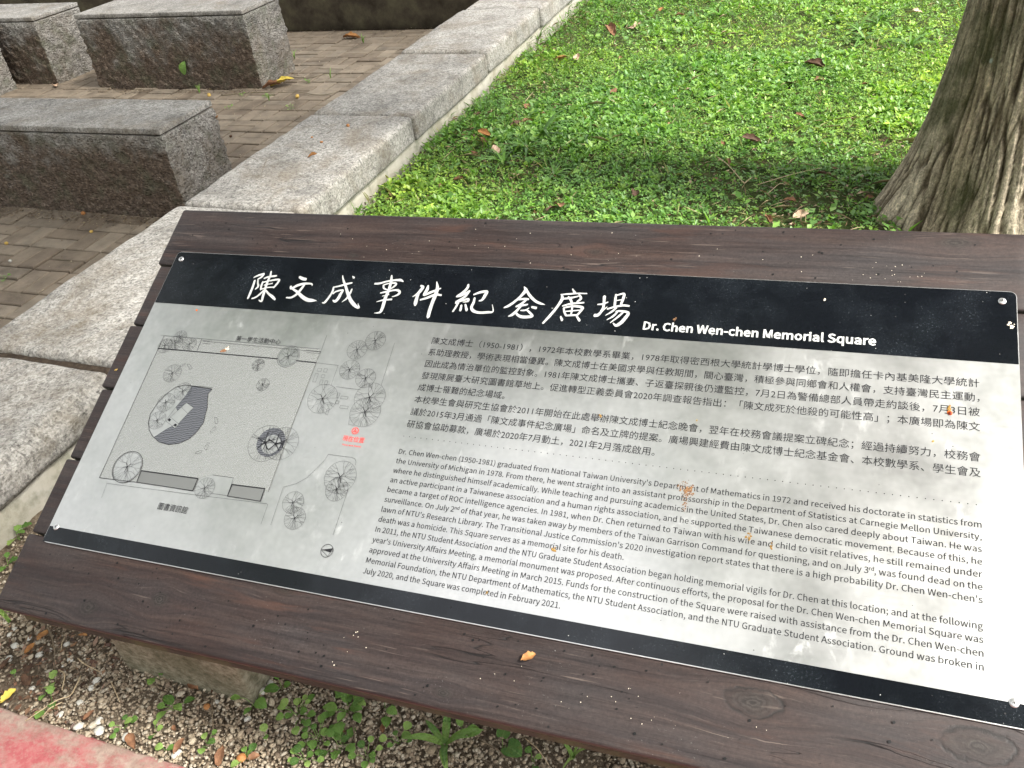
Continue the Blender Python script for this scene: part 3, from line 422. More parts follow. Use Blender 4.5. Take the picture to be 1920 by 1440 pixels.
Ri = R.transposed()
def view(p):
    q = Ri @ (Vector(p) - Vector((0, 0, 1.6)));
    if q.z > -.05: return None
    return 960 + 1556.4 * q.x / -q.z, 720 + 1556.4 * q.y / q.z
def vis_brick(x, y):
    q = view((x, y, 0))
    if q is None or not (-40 < q[0] < 1960 and -40 < q[1] < 1480): return False
    t = -2.29 / x
    if 1.6 - 1.6 * t < .38: return False
    return True
bx, by = .2165, .193; ox, oy = -3.527, 2.421
bench_spec = []
cand = []
for i in range(-14, 6):
    for j in range(-8, 21):
        cx, cy = ox + (i + .5) * bx, oy + (j + .5) * by
        for k in (0, 1):
            if (i + j) % 2 == 0: x, y, rz = cx + (k - .5) * bx / 2, cy, PI / 2
            else: x, y, rz = cx, cy + (k - .5) * by / 2, 0
            if x > -2.24 or y > 6.5: continue
            under = any(a + .04 < x < b - .04 and c + .04 < y < d - .04 for a, b, c, d in ((-4.3, -2.87, 3.0, 3.41), (-5.13, -3.72, 4.96, 5.4), (-7, -5.62, 5.05, 5.5), (-7.4, -5.97, 4.5, 4.94)))
            if under: continue
            cand.append((x, y, rz, vis_brick(x, y)))
def brick_mesh(l, w, h=.05, c=.004):
    a, b = l / 2, w / 2
    v = []
    for z, e in ((-h, 0), (-c, 0), (0, c)):
        v += [(-a + e, -b + e, z), (a - e, -b + e, z), (a - e, b - e, z), (-a + e, b - e, z)]
    f = [(8, 9, 10, 11)] + [(k + q, k + (q + 1) % 4, k + 4 + (q + 1) % 4, k + 4 + q) for k in (0, 4) for q in range(4)]
    return v, f
mA = mesh('brick', *brick_mesh(bx - .009, by / 2 - .009), M['paver'], plaza).data      # lies along x
first = bpy.data.objects['brick']
mB = mesh('brick_tmp', *brick_mesh(by - .009, bx / 2 - .009), M['paver']); mBd = mB.data; bpy.data.objects.remove(mB)
visb = sorted([c for c in cand if c[3]], key=lambda c: math.hypot(c[0], c[1]))
keep, rest = visb[:300], visb[300:] + [c for c in cand if not c[3]]
for n_, (x, y, rz, _) in enumerate(keep):
    o = first if n_ == 0 else link(bpy.data.objects.new('brick', mA), plaza)
    o.data = mBd if rz else mA
    o.location = (x, y, rng.normal(0, .0022)); o.rotation_euler = (rng.normal(0, .012), rng.normal(0, .012), rz + rng.normal(0, .010))
V = []; F = []; 
for x, y, rz, _ in rest:
    bv, bf = brick_mesh(*((by - .009, bx / 2 - .009) if rz else (bx - .009, by / 2 - .009)))
    bv = np.array(bv)
    if rz: bv = np.stack([-bv[:, 1], bv[:, 0], bv[:, 2]], 1)
    k = len(V) * 12; V.append(bv + [x, y, rng.normal(0, .0012)]); F += [tuple(q + k for q in t) for t in bf]
mesh('brick_paving', np.concatenate(V), F, M['paver'], plaza, kind='stuff')

# ------------------------------------------------------------------ long wall of granite coping stones on a mortar base
wall = empty('granite_wall', (-2.02, 3.4, 0), 'long low wall of pale granite coping stones between the lawn and the brick plaza', 'wall')
v, f = box(-2.27, -1.785, -1.7, 8.3, -.04, .283)
v, f = rbox(.485, 10.0, .31, .01, .05, lambda p, n: .006 * fbm(p * 9, 3))
mesh('mortar_base', rel(v + [-2.022, 3.3, .128], wall.location), f, M['render'], wall, True)
def stone_disp(seed, chip):
    def d(p, n):
        q = p + seed * 3.7
        a = .0035 * fbm(q * 22, 4) + .004 * fbm(q * 5, 2)
        if chip:       # worn, knocked-off arris on the near stones
            e = np.clip((np.abs(n[:, 0]) * np.abs(n[:, 2])) * 2, 0, 1)
            a = a - e * (.010 + .016 * np.clip(fbm(q * 7 + 5, 3) + .2, 0, 1))
        return a
    return d
ys = [-1.63, -.63, .37, 1.375, 2.365, 3.375, 4.365, 5.335, 6.33, 7.3, 8.28]
for i in range(len(ys) - 1):
    L = ys[i + 1] - ys[i]; near = ys[i] < 1.2; fine = .012 if ys[i] > -.7 else .03
    v, f = rbox(.535 + (.02 if near else 0), L - .019, .125, .034 if near else .022, fine, stone_disp(i, near))
    v[:, 2] += .4 - .0625 + (.004 * math.sin(i * 2.3)); v[:, 0] += -2.022 + .004 * math.cos(i * 1.7); v[:, 1] += (ys[i] + ys[i + 1]) / 2
    c = np.array([-2.022, (ys[i] + ys[i + 1]) / 2, 0])
    o = mesh('coping_stone', v - c, f, M['granite'], wall, True); o.location = Vector(c) - wall.location
for y_ in ys[2:-1]:
    v, f = rbox(.50, .034, .095, .010, .012, lambda p, n: .004 * fbm(p * 40 + y_, 3))
    o = mesh('joint_filling', v, f, M['soil'], wall, True); o.location = Vector((-2.022, y_, .334)) - wall.location
# dark retaining wall closing the plaza
bw = empty('retaining_wall', (-6, 6.8, 0), 'concrete seat wall with shade in its dark colour, closing the far side of the plaza', 'wall')
v, f = rbox(9.0, .5, .44, .02, .06, lambda p, n: .008 * fbm(p * 8, 4))
mesh('wall_body', v + [-.8 + .02, -.02, .2], f, M['darkwall'], bw, True)
v, f = rbox(9.0, .54, .07, .015, .06, lambda p, n: .005 * fbm(p * 8, 4))
mesh('wall_cap', v + [-.78, -.02, .458], f, M['darkwall'], bw, True)

# ------------------------------------------------------------------ granite benches
def bench(x0, x1, y0, y1, h, seed, label, rot=0, step=.013):
    t = empty('granite_bench', ((x0 + x1) / 2, (y0 + y1) / 2, 0), label, 'bench', 'granite block benches on the plaza')
    hb = h - .034 + .05
    def d(p, n):
        q = p + seed * 5.3; e = np.clip((hb / 2 - p[:, 2]) / .03, .12, 1)
        return (.014 * fbm(q * 42, 3) + .006 * fbm(q * 95, 2) + .006 * fbm(q * 6, 2)) * e
    v, f = rbox(x1 - x0, y1 - y0, hb, .008, step, d)
    v[:, 2] += (h - .034 - .05) / 2
    mesh('block', v, f, M['bench_rough'], t, True)
    v, f = rbox(x1 - x0 - .034, y1 - y0 - .034, .02, .002, .2); v[:, 2] += h - .033
    mesh('shadow_gap', v, f, M['darkwall'], t, True)
    v, f = rbox(x1 - x0 - .004, y1 - y0 - .004, .027, .003, .02, lambda p, n: .0016 * fbm(p * 40 + seed, 3))
    v[:, 2] += h - .0135
    mesh('top_slab', v, f, M['bench_top'], t, True)
    t.rotation_euler.z = rot
    return t
bench(-4.32, -2.87, 3.0, 3.41, .443, 1, 'nearest granite bench, in front of the others, with a brown stained front')
bench(-5.15, -3.71, 4.96, 5.41, .515, 2, 'farther granite bench with yellow leaf and twigs at its right foot')
bench(-7.05, -5.62, 5.05, 5.52, .49, 3, 'granite bench behind, cut by the top left corner of the photo', math.radians(-1.5))
bench(-7.4, -5.96, 4.50, 4.94, .50, 4, 'granite bench at the left edge showing only its rough right end')

# ------------------------------------------------------------------ tree
tx, ty = .655, 3.08
tree = empty('tree', (tx, ty, G), 'big tree with fibrous furrowed brown bark standing in the lawn behind the sign', 'tree')
zz = np.concatenate([np.arange(-.06, 1.15, .008), np.arange(1.16, 5.6, .08)]); nt = 560
TH, ZZ = np.meshgrid(np.arange(nt) / nt * 2 * PI, zz, indexing='ij')
h = np.maximum(ZZ, 0)
r0 = .240 + .175 * np.exp(-h / .33) - .02 * np.clip(h - 1, 0, 4)
tB = math.radians(-98)
lob = .055 * np.exp(-h / .55) + .025
ang = TH + .16 * h
r1 = r0 * (1 + lob * np.cos(5 * (ang - tB) + .5 * np.sin(2 * h)) + .03 * np.cos(2 * TH + 1))
arc = (TH + .42 * h) * .30
q = np.stack([np.cos(TH + .42 * h).ravel() * .3, np.sin(TH + .42 * h).ravel() * .3, ZZ.ravel() * .13], 1)
wob = .02 * fbm(np.stack([TH.ravel() * 2, ZZ.ravel() * 3, 0 * ZZ.ravel()], 1), 2)[:, None]
qq = (q + wob * .5) * [1, 1, .62]
f1 = fbm(qq * 44, 3); f2 = fbm(qq * 19 + 9, 3); f3 = fbm(qq * 90 + 3, 2)
cr1 = np.exp(-(f1 / .075) ** 2); cr2 = np.exp(-(f2 / .07) ** 2)       # narrow fissures between the fibre strands
rr = r1.ravel() - .0050 * cr1 - .0065 * cr2 + .008 * np.abs(f1) + .006 * f2 + .005 * f3 + .006
fib2 = .95 - .9 * cr2 - .8 * cr1 + .9 * f3
V = np.stack([np.cos(TH).ravel() * rr, np.sin(TH).ravel() * rr, ZZ.ravel()], 1)
V[:, 0] += (.02 * ZZ.ravel()); nz = len(zz); idx = np.arange(nt * nz).reshape(nt, nz)
nx = np.roll(idx, -1, 0)
F = np.stack([idx[:, :-1], nx[:, :-1], nx[:, 1:], idx[:, 1:]], -1).reshape(-1, 4)
k = np.clip(fib2, 0, 1)[:, None]; k2 = np.clip(.5 + .9 * fbm(q * 5 + 3, 3), 0, 1)[:, None]
colb = (1 - k) * np.array([.15, .115, .075]) + k * ((1 - k2) * np.array([.46, .36, .24]) + k2 * np.array([.74, .65, .50]))
mesh('trunk', V, F, M['bark'], tree, True, colb)
for a, z0, ln, up in ((.3, 3.6, 3.2, 1.5), (1.5, 4.1, 2.8, 1.9), (2.6, 3.9, 3.4, 1.4), (3.7, 4.4, 3.0, 1.6), (4.6, 4.0, 3.2, 1.7), (5.5, 4.6, 2.6, 2.0), (.9, 5.2, 1.4, 2.4)):
    p = [(0, 0, z0)] + [(math.cos(a + .25 * math.sin(t * 4)) * ln * t, math.sin(a + .25 * math.sin(t * 4)) * ln * t, z0 + up * t ** .8) for t in (.25, .5, .75, 1)]
    pts = spline(p, 5); v, f = tube(pts, np.linspace(.10, .02, len(pts)), 9)
    mesh('branch', v, f, M['bark'], tree, True, np.array([.12, .09, .06]))

def leafquads(P, L, W, yaw, tilt, roll, fold):
    cy, sy, ct, st = np.cos(yaw), np.sin(yaw), np.cos(tilt), np.sin(tilt)
    d = np.stack([cy * ct, sy * ct, st], 1); s0 = np.stack([-sy, cy, 0 * cy], 1); n0 = np.cross(d, s0)
    s = s0 * np.cos(roll)[:, None] + n0 * np.sin(roll)[:, None]; n = np.cross(d, s)
    L = L[:, None]; W = W[:, None]; fo = fold[:, None]
    m = P + d * L * .45
    V = np.stack([P, m + s * W * .5 + n * fo * W, P + d * L - n * fo * L * .25, m - s * W * .5 + n * fo * W], 1).reshape(-1, 3)
    k = np.arange(len(P))[:, None] * 4
    F = np.concatenate([k + [0, 2, 1], k + [0, 3, 2]], 1).reshape(-1, 3)
    return V, F
def cols(n, pal, jit=.15):
    pal = np.array(pal); c = pal[rng.integers(0, len(pal), n)]; return c * (1 + rng.normal(0, jit, (n, 1))).clip(.5, 1.6)

# canopy overhead: clumps of leaves with gaps, what the steel plate mirrors
def canopy(parent, cx, cy, cz, rx, ry, rz, n, ncl, seed, keep=lambda c: True):
    g = np.random.default_rng(seed); P = []
    while len(P) < ncl:
        u = g.normal(0, 1, 3); u /= np.linalg.norm(u); r = g.uniform(.35, 1) ** .6
        c = np.array([cx + rx * u[0] * r, cy + ry * u[1] * r, cz + rz * u[2] * r])
        if keep(c): P.append(c)
    P = np.array(P); sz = g.uniform(.22, .55, ncl); m = n // ncl
    Q = np.repeat(P, m, 0) + g.normal(0, 1, (ncl * m, 3)) * np.repeat(sz, m)[:, None] * [.8, .8, .35]
    k = len(Q)
    V, F = leafquads(Q, g.uniform(.06, .11, k), g.uniform(.035, .055, k), g.uniform(0, 2 * PI, k), g.normal(-.3, .5, k), g.normal(0, .5, k), g.uniform(-.1, .2, k))
    c = np.repeat(np.array([(.045, .10, .02), (.06, .12, .025), (.035, .08, .018), (.08, .13, .03)])[g.integers(0, 4, k)], 4, 0)
    o = mesh('crown', V - np.array(parent.location), F, M['canopy'], parent, False, c); o['kind'] = 'stuff'; return o
canopy(tree, -2.2, 2.35, 5.7, 4.2, 1.25, .8, 42000, 150, 5)
canopy(tree, -5.2, .1, 5.9, 2.8, 2.0, .9, 6500, 40, 8)
canopy(tree, 1.3, -.5, 6.2, 2.2, 1.6, .8, 21000, 85, 9)
canopy(tree, tx - .1, ty + .4, 6.8, 3.4, 4.2, 1.2, 30000, 150, 6)
# unseen trees added behind the viewer to shade the bench fronts, mirrored dimly in the plate
for i, (x, y) in enumerate(((-7.5, -5.0), (-3.2, -6.2), (1.2, -5.6))):
    t2 = empty('tree', (x, y, 0), ['unseen bushy tree added for shade behind the viewer, left', 'unseen bushy tree added for shade behind the viewer, middle', 'unseen bushy tree added for shade behind the viewer, right'][i], 'tree', 'shade trees added behind the viewer')
    v, f = tube([(0, 0, -.1), (.1, 0, 1.2), (0, .1, 2.6), (.1, .1, 4)], [.22, .17, .14, .08], 10); mesh('trunk', v, f, M['bark'], t2, True, np.array([.12, .09, .06]))
    canopy(t2, x, y, 3.4, 2.6, 1.9, 2.9, 26000, 110, 20 + i)

# ------------------------------------------------------------------ lawn ground cover
def in_trunk(p): return np.hypot(p[:, 0] - tx, p[:, 1] - ty) < .42
def bare(p):   # 0..1, where litter shows
    b = np.zeros(len(p))
    for x, y, r, a in ((-1.62, 3.6, .22, .8), (-1.5, 4.3, .22, .7), (-.1, 2.95, .35, .75), (-.35, 3.25, .25, .6), (-1.25, 3.25, .28, .5), (.35, 3.6, .2, .5), (-1.66, 2.9, .15, .5), (.12, 2.72, .28, .85), (.9, 2.7, .3, .7), (-.7, 4.6, .2, .45), (.2, 5.2, .25, .4)):
        b = np.maximum(b, a * np.exp(-((p[:, 0] - x) ** 2 + (p[:, 1] - y) ** 2) / r ** 2))
    b = np.maximum(b, .75 * np.exp(-(p[:, 0] + 1.79) / .07))
    return b
def scatter(n, x0, x1, y0, y1):
    p = np.stack([rng.uniform(x0, x1, n), rng.uniform(y0, y1, n), np.full(n, G)], 1); return p[~in_trunk(p)]
VV = []; FF = []; CC = []; off = 0
def add(V, F, c):
    global off
    VV.append(V); FF.append(F + off); CC.append(np.repeat(c, len(V) // len(c), 0)); off += len(V)
p = np.concatenate([scatter(36000, -1.76, 1.6, 2.2, 5.0), scatter(26000, -1.76, 3.2, 5.0, 9.0), scatter(4500, -1.76, 2.6, 1.3, 2.2)])
den = .5 + .5 * fbm(p * [2.2, 2.2, 1] + 4, 3); b = bare(p)
p = p[(rng.uniform(0, 1, len(p)) < (1 - b) * (.62 + .6 * den))]; den = .5 + .5 * fbm(p * [2.2, 2.2, 1] + 4, 3)
kk = 5; n = len(p)
hgt = (.012 + .03 * den * rng.uniform(.3, 1.2, n)) * (1 - .5 * bare(p))
base = np.repeat(p, kk, 0); base[:, 2] += np.repeat(hgt, kk) * rng.uniform(.55, 1.15, n * kk)
yaw = np.repeat(rng.uniform(0, 2 * PI, n), kk) + np.tile(np.arange(kk) * 2 * PI / kk, n) + rng.normal(0, .35, n * kk)
base[:, 0] += np.cos(yaw) * .004; base[:, 1] += np.sin(yaw) * .004
big = np.repeat(np.clip(rng.normal(1, .25, n), .5, 1.8) * (.85 + .5 * (vnoise(p * 3 + 20) > .15)), kk)
L = rng.uniform(.013, .0235, n * kk) * big
V, F = leafquads(base, L, L * rng.uniform(.42, .62, n * kk), yaw, rng.normal(.25, .42, n * kk), rng.normal(0, .35, n * kk), rng.uniform(-.05, .3, n * kk))
tone = fbm(p * [1.3, 1.3, 1] + 40, 3)[:, None]
c0 = cols(n, [(.16, .31, .05), (.20, .36, .055), (.12, .25, .05), (.28, .43, .08), (.16, .29, .07)], .14) * (1 + .22 * tone) * (1 + np.array([.35, .12, -.2]) * np.clip(tone * 1.5, -.3, 1))
add(V, F, np.repeat(c0, kk, 0) * (1 + rng.normal(0, .1, (n * kk, 1))))
# a second, broader leaved plant in loose colonies
p = scatter(16000, -1.72, 2.6, 2.2, 8.0); g3 = vnoise(p * [1.7, 1.7, 1] + 91) + .5 * vnoise(p * [5, 5, 1] + 13)
p = p[rng.uniform(0, 1, len(p)) < np.clip(g3 * .75, 0, .6) * (1 - bare(p))]; n = len(p); p[:, 2] += rng.uniform(.025, .055, n)
L = rng.uniform(.022, .042, n)
V, F = leafquads(p, L, L * rng.uniform(.55, .8, n), rng.uniform(0, 2 * PI, n), rng.normal(.1, .3, n), rng.normal(0, .3, n), rng.uniform(0, .25, n))
add(V, F, cols(n, [(.15, .29, .06), (.20, .34, .075), (.11, .23, .05)], .12))
# thin blades of grass between the leaves
p = np.concatenate([scatter(9000, -1.77, 1.6, 2.2, 5.0), scatter(12000, -1.77, 3.2, 5.0, 9.0)])
g2 = fbm(p * [1.6, 1.6, 1] + 77, 2) + .25 * (p[:, 1] > 5.3) + .5 * (p[:, 0] < -1.3) * (p[:, 1] > 4.4)
p = p[rng.uniform(0, 1, len(p)) < .35 + .9 * g2]; n = len(p)
L = rng.uniform(.035, .085, n)
V, F = leafquads(p + [0, 0, .005], L, rng.uniform(.003, .006, n), rng.uniform(0, 2 * PI, n), rng.uniform(.4, 1.25, n), rng.normal(0, .3, n), rng.uniform(0, .8, n))
add(V, F, cols(n, [(.14, .29, .045), (.19, .35, .06), (.11, .25, .04), (.28, .28, .11)], .15))
ol = mesh('ground_cover', np.concatenate(VV), np.concatenate(FF), M['lawnleaf'], None, False, np.concatenate(CC), kind='stuff', category='ground cover', label='low bright green ground cover and grass filling the lawn')
# dry stems
p = scatter(1500, -1.75, 2.4, 2.3, 8.0); n = len(p); L = rng.uniform(.04, .12, n)
Vd, Fd = leafquads(p + np.stack([0 * L, 0 * L, rng.uniform(.015, .045, n)], 1), L, rng.uniform(.0015, .003, n), rng.uniform(0, 2 * PI, n), rng.normal(.05, .2, n), rng.normal(0, .3, n), rng.uniform(0, 1, n))
mesh('dry_grass', Vd, Fd, M['straw'], None, False, kind='stuff', category='dry grass', label='thin straw coloured dry stems lying in the lawn')
# brown litter between the leaves
VV = []; FF = []; CC = []; off = 0
p = np.concatenate([scatter(30000, -1.78, 1.6, 2.2, 5.2), scatter(6000, -1.78, 3.0, 5.2, 9)])
b = bare(p); p = p[rng.uniform(0, 1, len(p)) < .10 + .9 * b ** 1.2]; n = len(p)
p[:, 2] += rng.uniform(.001, .02, n); L = rng.uniform(.008, .035, n)
V, F = leafquads(p, L, L * rng.uniform(.1, .45, n), rng.uniform(0, 2 * PI, n), rng.normal(0, .2, n), rng.normal(0, .4, n), rng.uniform(-.2, .3, n))
add(V, F, cols(n, [(.20, .11, .06), (.12, .06, .035), (.30, .19, .11), (.07, .035, .022), (.42, .30, .19)], .2))
mesh('leaf_litter', np.concatenate(VV), np.concatenate(FF), M['lawnleaf'], None, False, np.concatenate(CC), kind='stuff', category='leaf litter', label='small brown dead leaf scraps scattered between the lawn plants')

# grit and leaf scraps swept against the bench feet and the wall on the plaza
P = []
for x0, x1, y0, y1, k in ((-4.4, -2.9, 2.90, 3.0, 900), (-5.2, -3.7, 4.86, 4.95, 700), (-2.86, -2.80, 3.0, 3.4, 200), (-3.70, -3.62, 4.95, 5.4, 200), (-7, -2.3, 6.42, 6.53, 700), (-5.5, -2.3, 2, 6.4, 1500)):
    P.append(np.stack([rng.uniform(x0, x1, k), rng.uniform(y0, y1, k) - np.abs(rng.normal(0, .03, k)), np.full(k, .0025)], 1))
P = np.concatenate(P); n = len(P); L = rng.uniform(.004, .02, n)
v, f = leafquads(P, L, L * rng.uniform(.2, .7, n), rng.uniform(0, 2 * PI, n), rng.normal(0, .1, n), rng.normal(0, .15, n), rng.uniform(0, .25, n))
mesh('paving_litter', v, f, M['lawnleaf'], None, False, np.repeat(cols(n, [(.07, .045, .03), (.12, .08, .05), (.20, .14, .09), (.05, .035, .025), (.32, .26, .19)], .2), 4, 0), kind='stuff', category='leaf litter', label='dark grit and leaf scraps gathered along the bench feet and paving')

# ------------------------------------------------------------------ gravel strip
ICO_V = []; ph = (1 + 5 ** .5) / 2
for a in (-1, 1):
    for b_ in (-ph, ph): ICO_V += [(0, a, b_), (a, b_, 0), (b_, 0, a)]
ICO_V = np.array(ICO_V, float)
from mathutils.geometry import intersect_line_plane
import bmesh
bm = bmesh.new(); bmesh.ops.create_icosphere(bm, subdivisions=1, radius=1); bm.verts.ensure_lookup_table()
IV = np.array([tuple(q.co) for q in bm.verts]); IF = np.array([[q.index for q in t.verts] for t in bm.faces]); bm.free()
def rocks(P, S, flat, pal, jit, seed=1):
    g = np.random.default_rng(seed); n = len(P); m = len(IV)
    V = IV[None] * (1 + g.normal(0, .16, (n, m, 1))) * np.stack([g.uniform(.75, 1.35, n), g.uniform(.6, 1.1, n), flat * g.uniform(.6, 1.1, n)], 1)[:, None] * S[:, None, None]
    th = g.uniform(0, 2 * PI, n); c, s = np.cos(th)[:, None], np.sin(th)[:, None]
    x, y = V[:, :, 0] * c - V[:, :, 1] * s, V[:, :, 0] * s + V[:, :, 1] * c
    tl = g.normal(0, .4, n)[:, None]; z = V[:, :, 2] * np.cos(tl) + x * np.sin(tl); x = x * np.cos(tl) - V[:, :, 2] * np.sin(tl)
    V = np.stack([x, y, z], 2) + P[:, None]
    F = (IF[None] + (np.arange(n) * m)[:, None, None]).reshape(-1, 3)
    pal = np.array(pal); col = pal[g.integers(0, len(pal), n)] * (1 + g.normal(0, jit, (n, 1))).clip(.5, 1.5)
    return V.reshape(-1, 3), F, np.repeat(col, m, 0)
n = 62000; P = np.stack([rng.uniform(-1.75, .35, n), rng.uniform(.50, 1.12, n), np.full(n, G)], 1)
P = P[(P[:, 1] < .95) | (rng.uniform(0, 1, n) < .35)]; P = P[(P[:, 1] > .512 + .012 * vnoise(P * 20)) | (rng.uniform(0, 1, len(P)) < .0)]
d = fbm(P * [7, 7, 1] + 8, 3); P = P[rng.uniform(0, 1, len(P)) < np.clip(.95 + .9 * d - .45 * (P[:, 0] < -1.28), .12, 1)]
P[:, 2] += rng.uniform(-.001, .006, len(P)); S = np.clip(rng.lognormal(math.log(.0027), .42, len(P)), .0014, .009)
v, f, c = rocks(P, S, .7, [(.34, .27, .19), (.40, .335, .245), (.28, .22, .15), (.46, .40, .31), (.22, .165, .115), (.36, .295, .21)], .12)
mesh('gravel', v, f, M['stone'], None, False, c, kind='stuff', category='gravel', label='fine beige gravel and crumbled soil below the sign')
n = 5200; P = np.stack([np.concatenate([rng.normal(-1.36, .13, 1900), rng.uniform(-1.5, .6, n - 1900)]), rng.uniform(.515, 1.2, n), np.full(n, G)], 1)
dd = fbm(P * [6, 6, 1] + 30, 2); P = P[rng.uniform(0, 1, n) < .12 + 1.0 * dd + .5 * (P[:, 0] < -1.22)]; n = len(P)
P[:, 2] += rng.uniform(.003, .012, n); L = np.clip(rng.lognormal(math.log(.009), .5, n), .004, .026)
v, f = leafquads(P, L, L * rng.uniform(.2, .6, n), rng.uniform(0, 2 * PI, n), rng.normal(0, .25, n), rng.normal(0, .35, n), rng.uniform(-.1, .25, n))
c = cols(n, [(.12, .06, .04), (.20, .10, .06), (.08, .045, .03), (.26, .15, .09), (.30, .19, .14), (.055, .035, .025)], .15)
mesh('bark_mulch', v, f, M['lawnleaf'], None, False, np.repeat(c, 4, 0), kind='stuff', category='mulch', label='brown bark scraps and leaf bits mixed into the gravel')

# ------------------------------------------------------------------ the sign
SU = Vector((0.9995655, 0.02116766, 0.02051207)); SW = Vector((-0.02672481, 0.8958456, 0.44356109))
SW = (SW - SU * SW.dot(SU)).normalized(); SN = SU.cross(SW).normalized()
SO = Vector((-0.80869917, 0.80375147, -0.49232943)) * 1.46 + Vector((0, 0, 1.6))
SM = Matrix(((SU.x, SW.x, SN.x, SO.x), (SU.y, SW.y, SN.y, SO.y), (SU.z, SW.z, SN.z, SO.z), (0, 0, 0, 1)))
sign = empty('information_sign', (-.45, .9, G), 'sloping wooden information board with a steel plate of black lettering and a site map', 'sign')
SL = Matrix.Translation(-sign.location) @ SM
def part(o, m=None): o.matrix_local = m if m is not None else SL; return o
n = NT('brushed steel'); s = n.tc()
st = n.noise(1, n.map(s, (14, 1500, 1)), 3, .6); cl = n.noise(5, s, 5, .65)
glare_area = n.ramp(n.noise(22, s, 4, .65), [(.5, 0), (.68, 1)])
glare_spots = n.ramp(n.noise(70, s, 4, .75), [(.60, 0), (.72, .35)])  # with the mask above: lighter smears standing for reflected sky gaps
c = n.mix(n.ramp(cl, [(.35, 0), (.7, .35)]), (.86, .855, .835), (.77, .77, .74)); mk = n.mt('MULTIPLY', n.ramp(n.noise(48, n.map(s, (1, .55, 1)), 6, .72, .4), [(.54, 0), (.76, .45)]), n.ramp(n.noise(7, s, 4, .6), [(.46, 0), (.68, 1)]))    # pale blotches: bright reflections painted into the steel colour
c = n.mix(n.mt('MULTIPLY', glare_spots, glare_area), c, (.90, .90, .87)); c = n.mix(mk, c, (.93, .93, .90))
ro = n.mt('ADD', n.mt('MULTIPLY', st, .12), n.mt('ADD', n.mt('MULTIPLY', cl, .14), .20))
nb = n.bump(n.mt('ADD', st, n.mt('MULTIPLY', n.noise(3, s, 2, .5), 1.5)), .06, .001)
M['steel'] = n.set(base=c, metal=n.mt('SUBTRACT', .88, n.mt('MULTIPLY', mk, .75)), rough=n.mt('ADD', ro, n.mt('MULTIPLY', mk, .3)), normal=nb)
p2 = n.n('ShaderNodeBsdfPrincipled')        # polished crests of the brushed grain: sharper mirror of the gaps in the canopy
for k_, x_ in (('Base Color', c), ('Roughness', n.mt('ADD', n.mt('MULTIPLY', n.noise(9, s, 5, .7), .10), .025)), ('Normal', nb)): n.put(p2.inputs[k_], x_)
p2.inputs['Metallic'].default_value = 1
mx = n.n('ShaderNodeMixShader'); n.put(mx.inputs[0], n.mt('MULTIPLY', n.ramp(n.noise(4, s, 5, .7), [(.35, .2), (.65, .6)]), n.mt('SUBTRACT', 1, mk))); n.t.links.new(n.p.outputs[0], mx.inputs[1]); n.t.links.new(p2.outputs[0], mx.inputs[2]); n.t.links.new(mx.outputs[0], n.out.inputs[0])
n = NT('black enamel'); s = n.tc()
dm = n.ramp(n.noise(8, s, 5, .65), [(.46, 0), (.7, 1)])
sp = n.ramp(n.noise(330, s, 4, .85), [(.585, 0), (.68, 1)]); sp = n.mt('MULTIPLY', sp, dm)
c = n.mix(n.mt('MULTIPLY', sp, .35), (.005, .006, .008), (.22, .25, .26)); c = n.mix(n.mt('MULTIPLY', dm, .05), c, (.12, .15, .18))
fl = n.ramp(n.vor(95), [(.05, 1), (.075, 0)]); fl = n.mt('MULTIPLY', fl, n.ramp(n.noise(40, s, 1), [(.6, 0), (.62, 1)])); c = n.mix(fl, c, (.5, .5, .46))
M['enamel'] = n.set(base=c, rough=n.mt('ADD', .035, n.mt('ADD', n.mt('MULTIPLY', sp, .4), n.mt('MULTIPLY', n.noise(1, n.map(s, (14, 1200, 1)), 2, .5), .08))), spec=.55, normal=n.bump(n.noise(1, n.map(s, (12, 900, 1)), 2, .5), .05, .001))
def ink(name, col, ro=.55): n = NT(name); return n.set(base=col, rough=ro, spec=.3)
M['ink'] = ink('black ink', (.012, .012, .014)); M['redink'] = ink('red ink', (.62, .07, .06)); M['silverink'] = None
n = NT('bare steel lettering'); M['silver'] = n.set(base=n.ramp(n.noise(60, None, 3), [(.3, (.70, .70, .66)), (.7, (.86, .86, .83))]), metal=.55, rough=.42)
def hatched(name, w, h, mort, dark, rot=0):
    n = NT(name); b = n.n('ShaderNodeTexBrick'); n.put(b.inputs['Vector'], n.map(None, (1, 1, 1), rot=(0, 0, rot)))
    b.inputs['Scale'].default_value = 1; b.inputs['Mortar Size'].default_value = mort; b.inputs['Brick Width'].default_value = w; b.inputs['Row Height'].default_value = h
    b.inputs['Mortar Smooth'].default_value = .1
    f = n.mt('MULTIPLY', b.outputs['Fac'], dark)
    cl = n.noise(5, None, 5, .65)
    f = n.mt('MULTIPLY', f, .72); c = n.mix(f, (.78, .785, .75), (.03, .03, .03)); return n.set(base=c, metal=n.mt('SUBTRACT', .9, n.mt('MULTIPLY', f, .9)), rough=n.mt('ADD', n.mt('MULTIPLY', cl, .14), n.mt('ADD', .19, n.mt('MULTIPLY', f, .3))))
M['hatch'] = hatched('herringbone map print', .0042, .0021, .00042, .95, .785)
M['hatch2'] = hatched('dense map print', .0034, .0020, .0005, 1.0)
n = NT('wave map print'); w = n.n('ShaderNodeTexWave'); w.inputs['Scale'].default_value = 95; w.inputs['Distortion'].default_value = 5; w.inputs['Detail'].default_value = 2; w.bands_direction = 'Y'
n.put(w.inputs['Vector'], n.tc()); c = n.ramp(w.outputs['Fac'], [(.2, (.055, .058, .066)), (.8, (.17, .175, .19))])
M['pond'] = n.set(base=c, rough=.4, metal=.35)

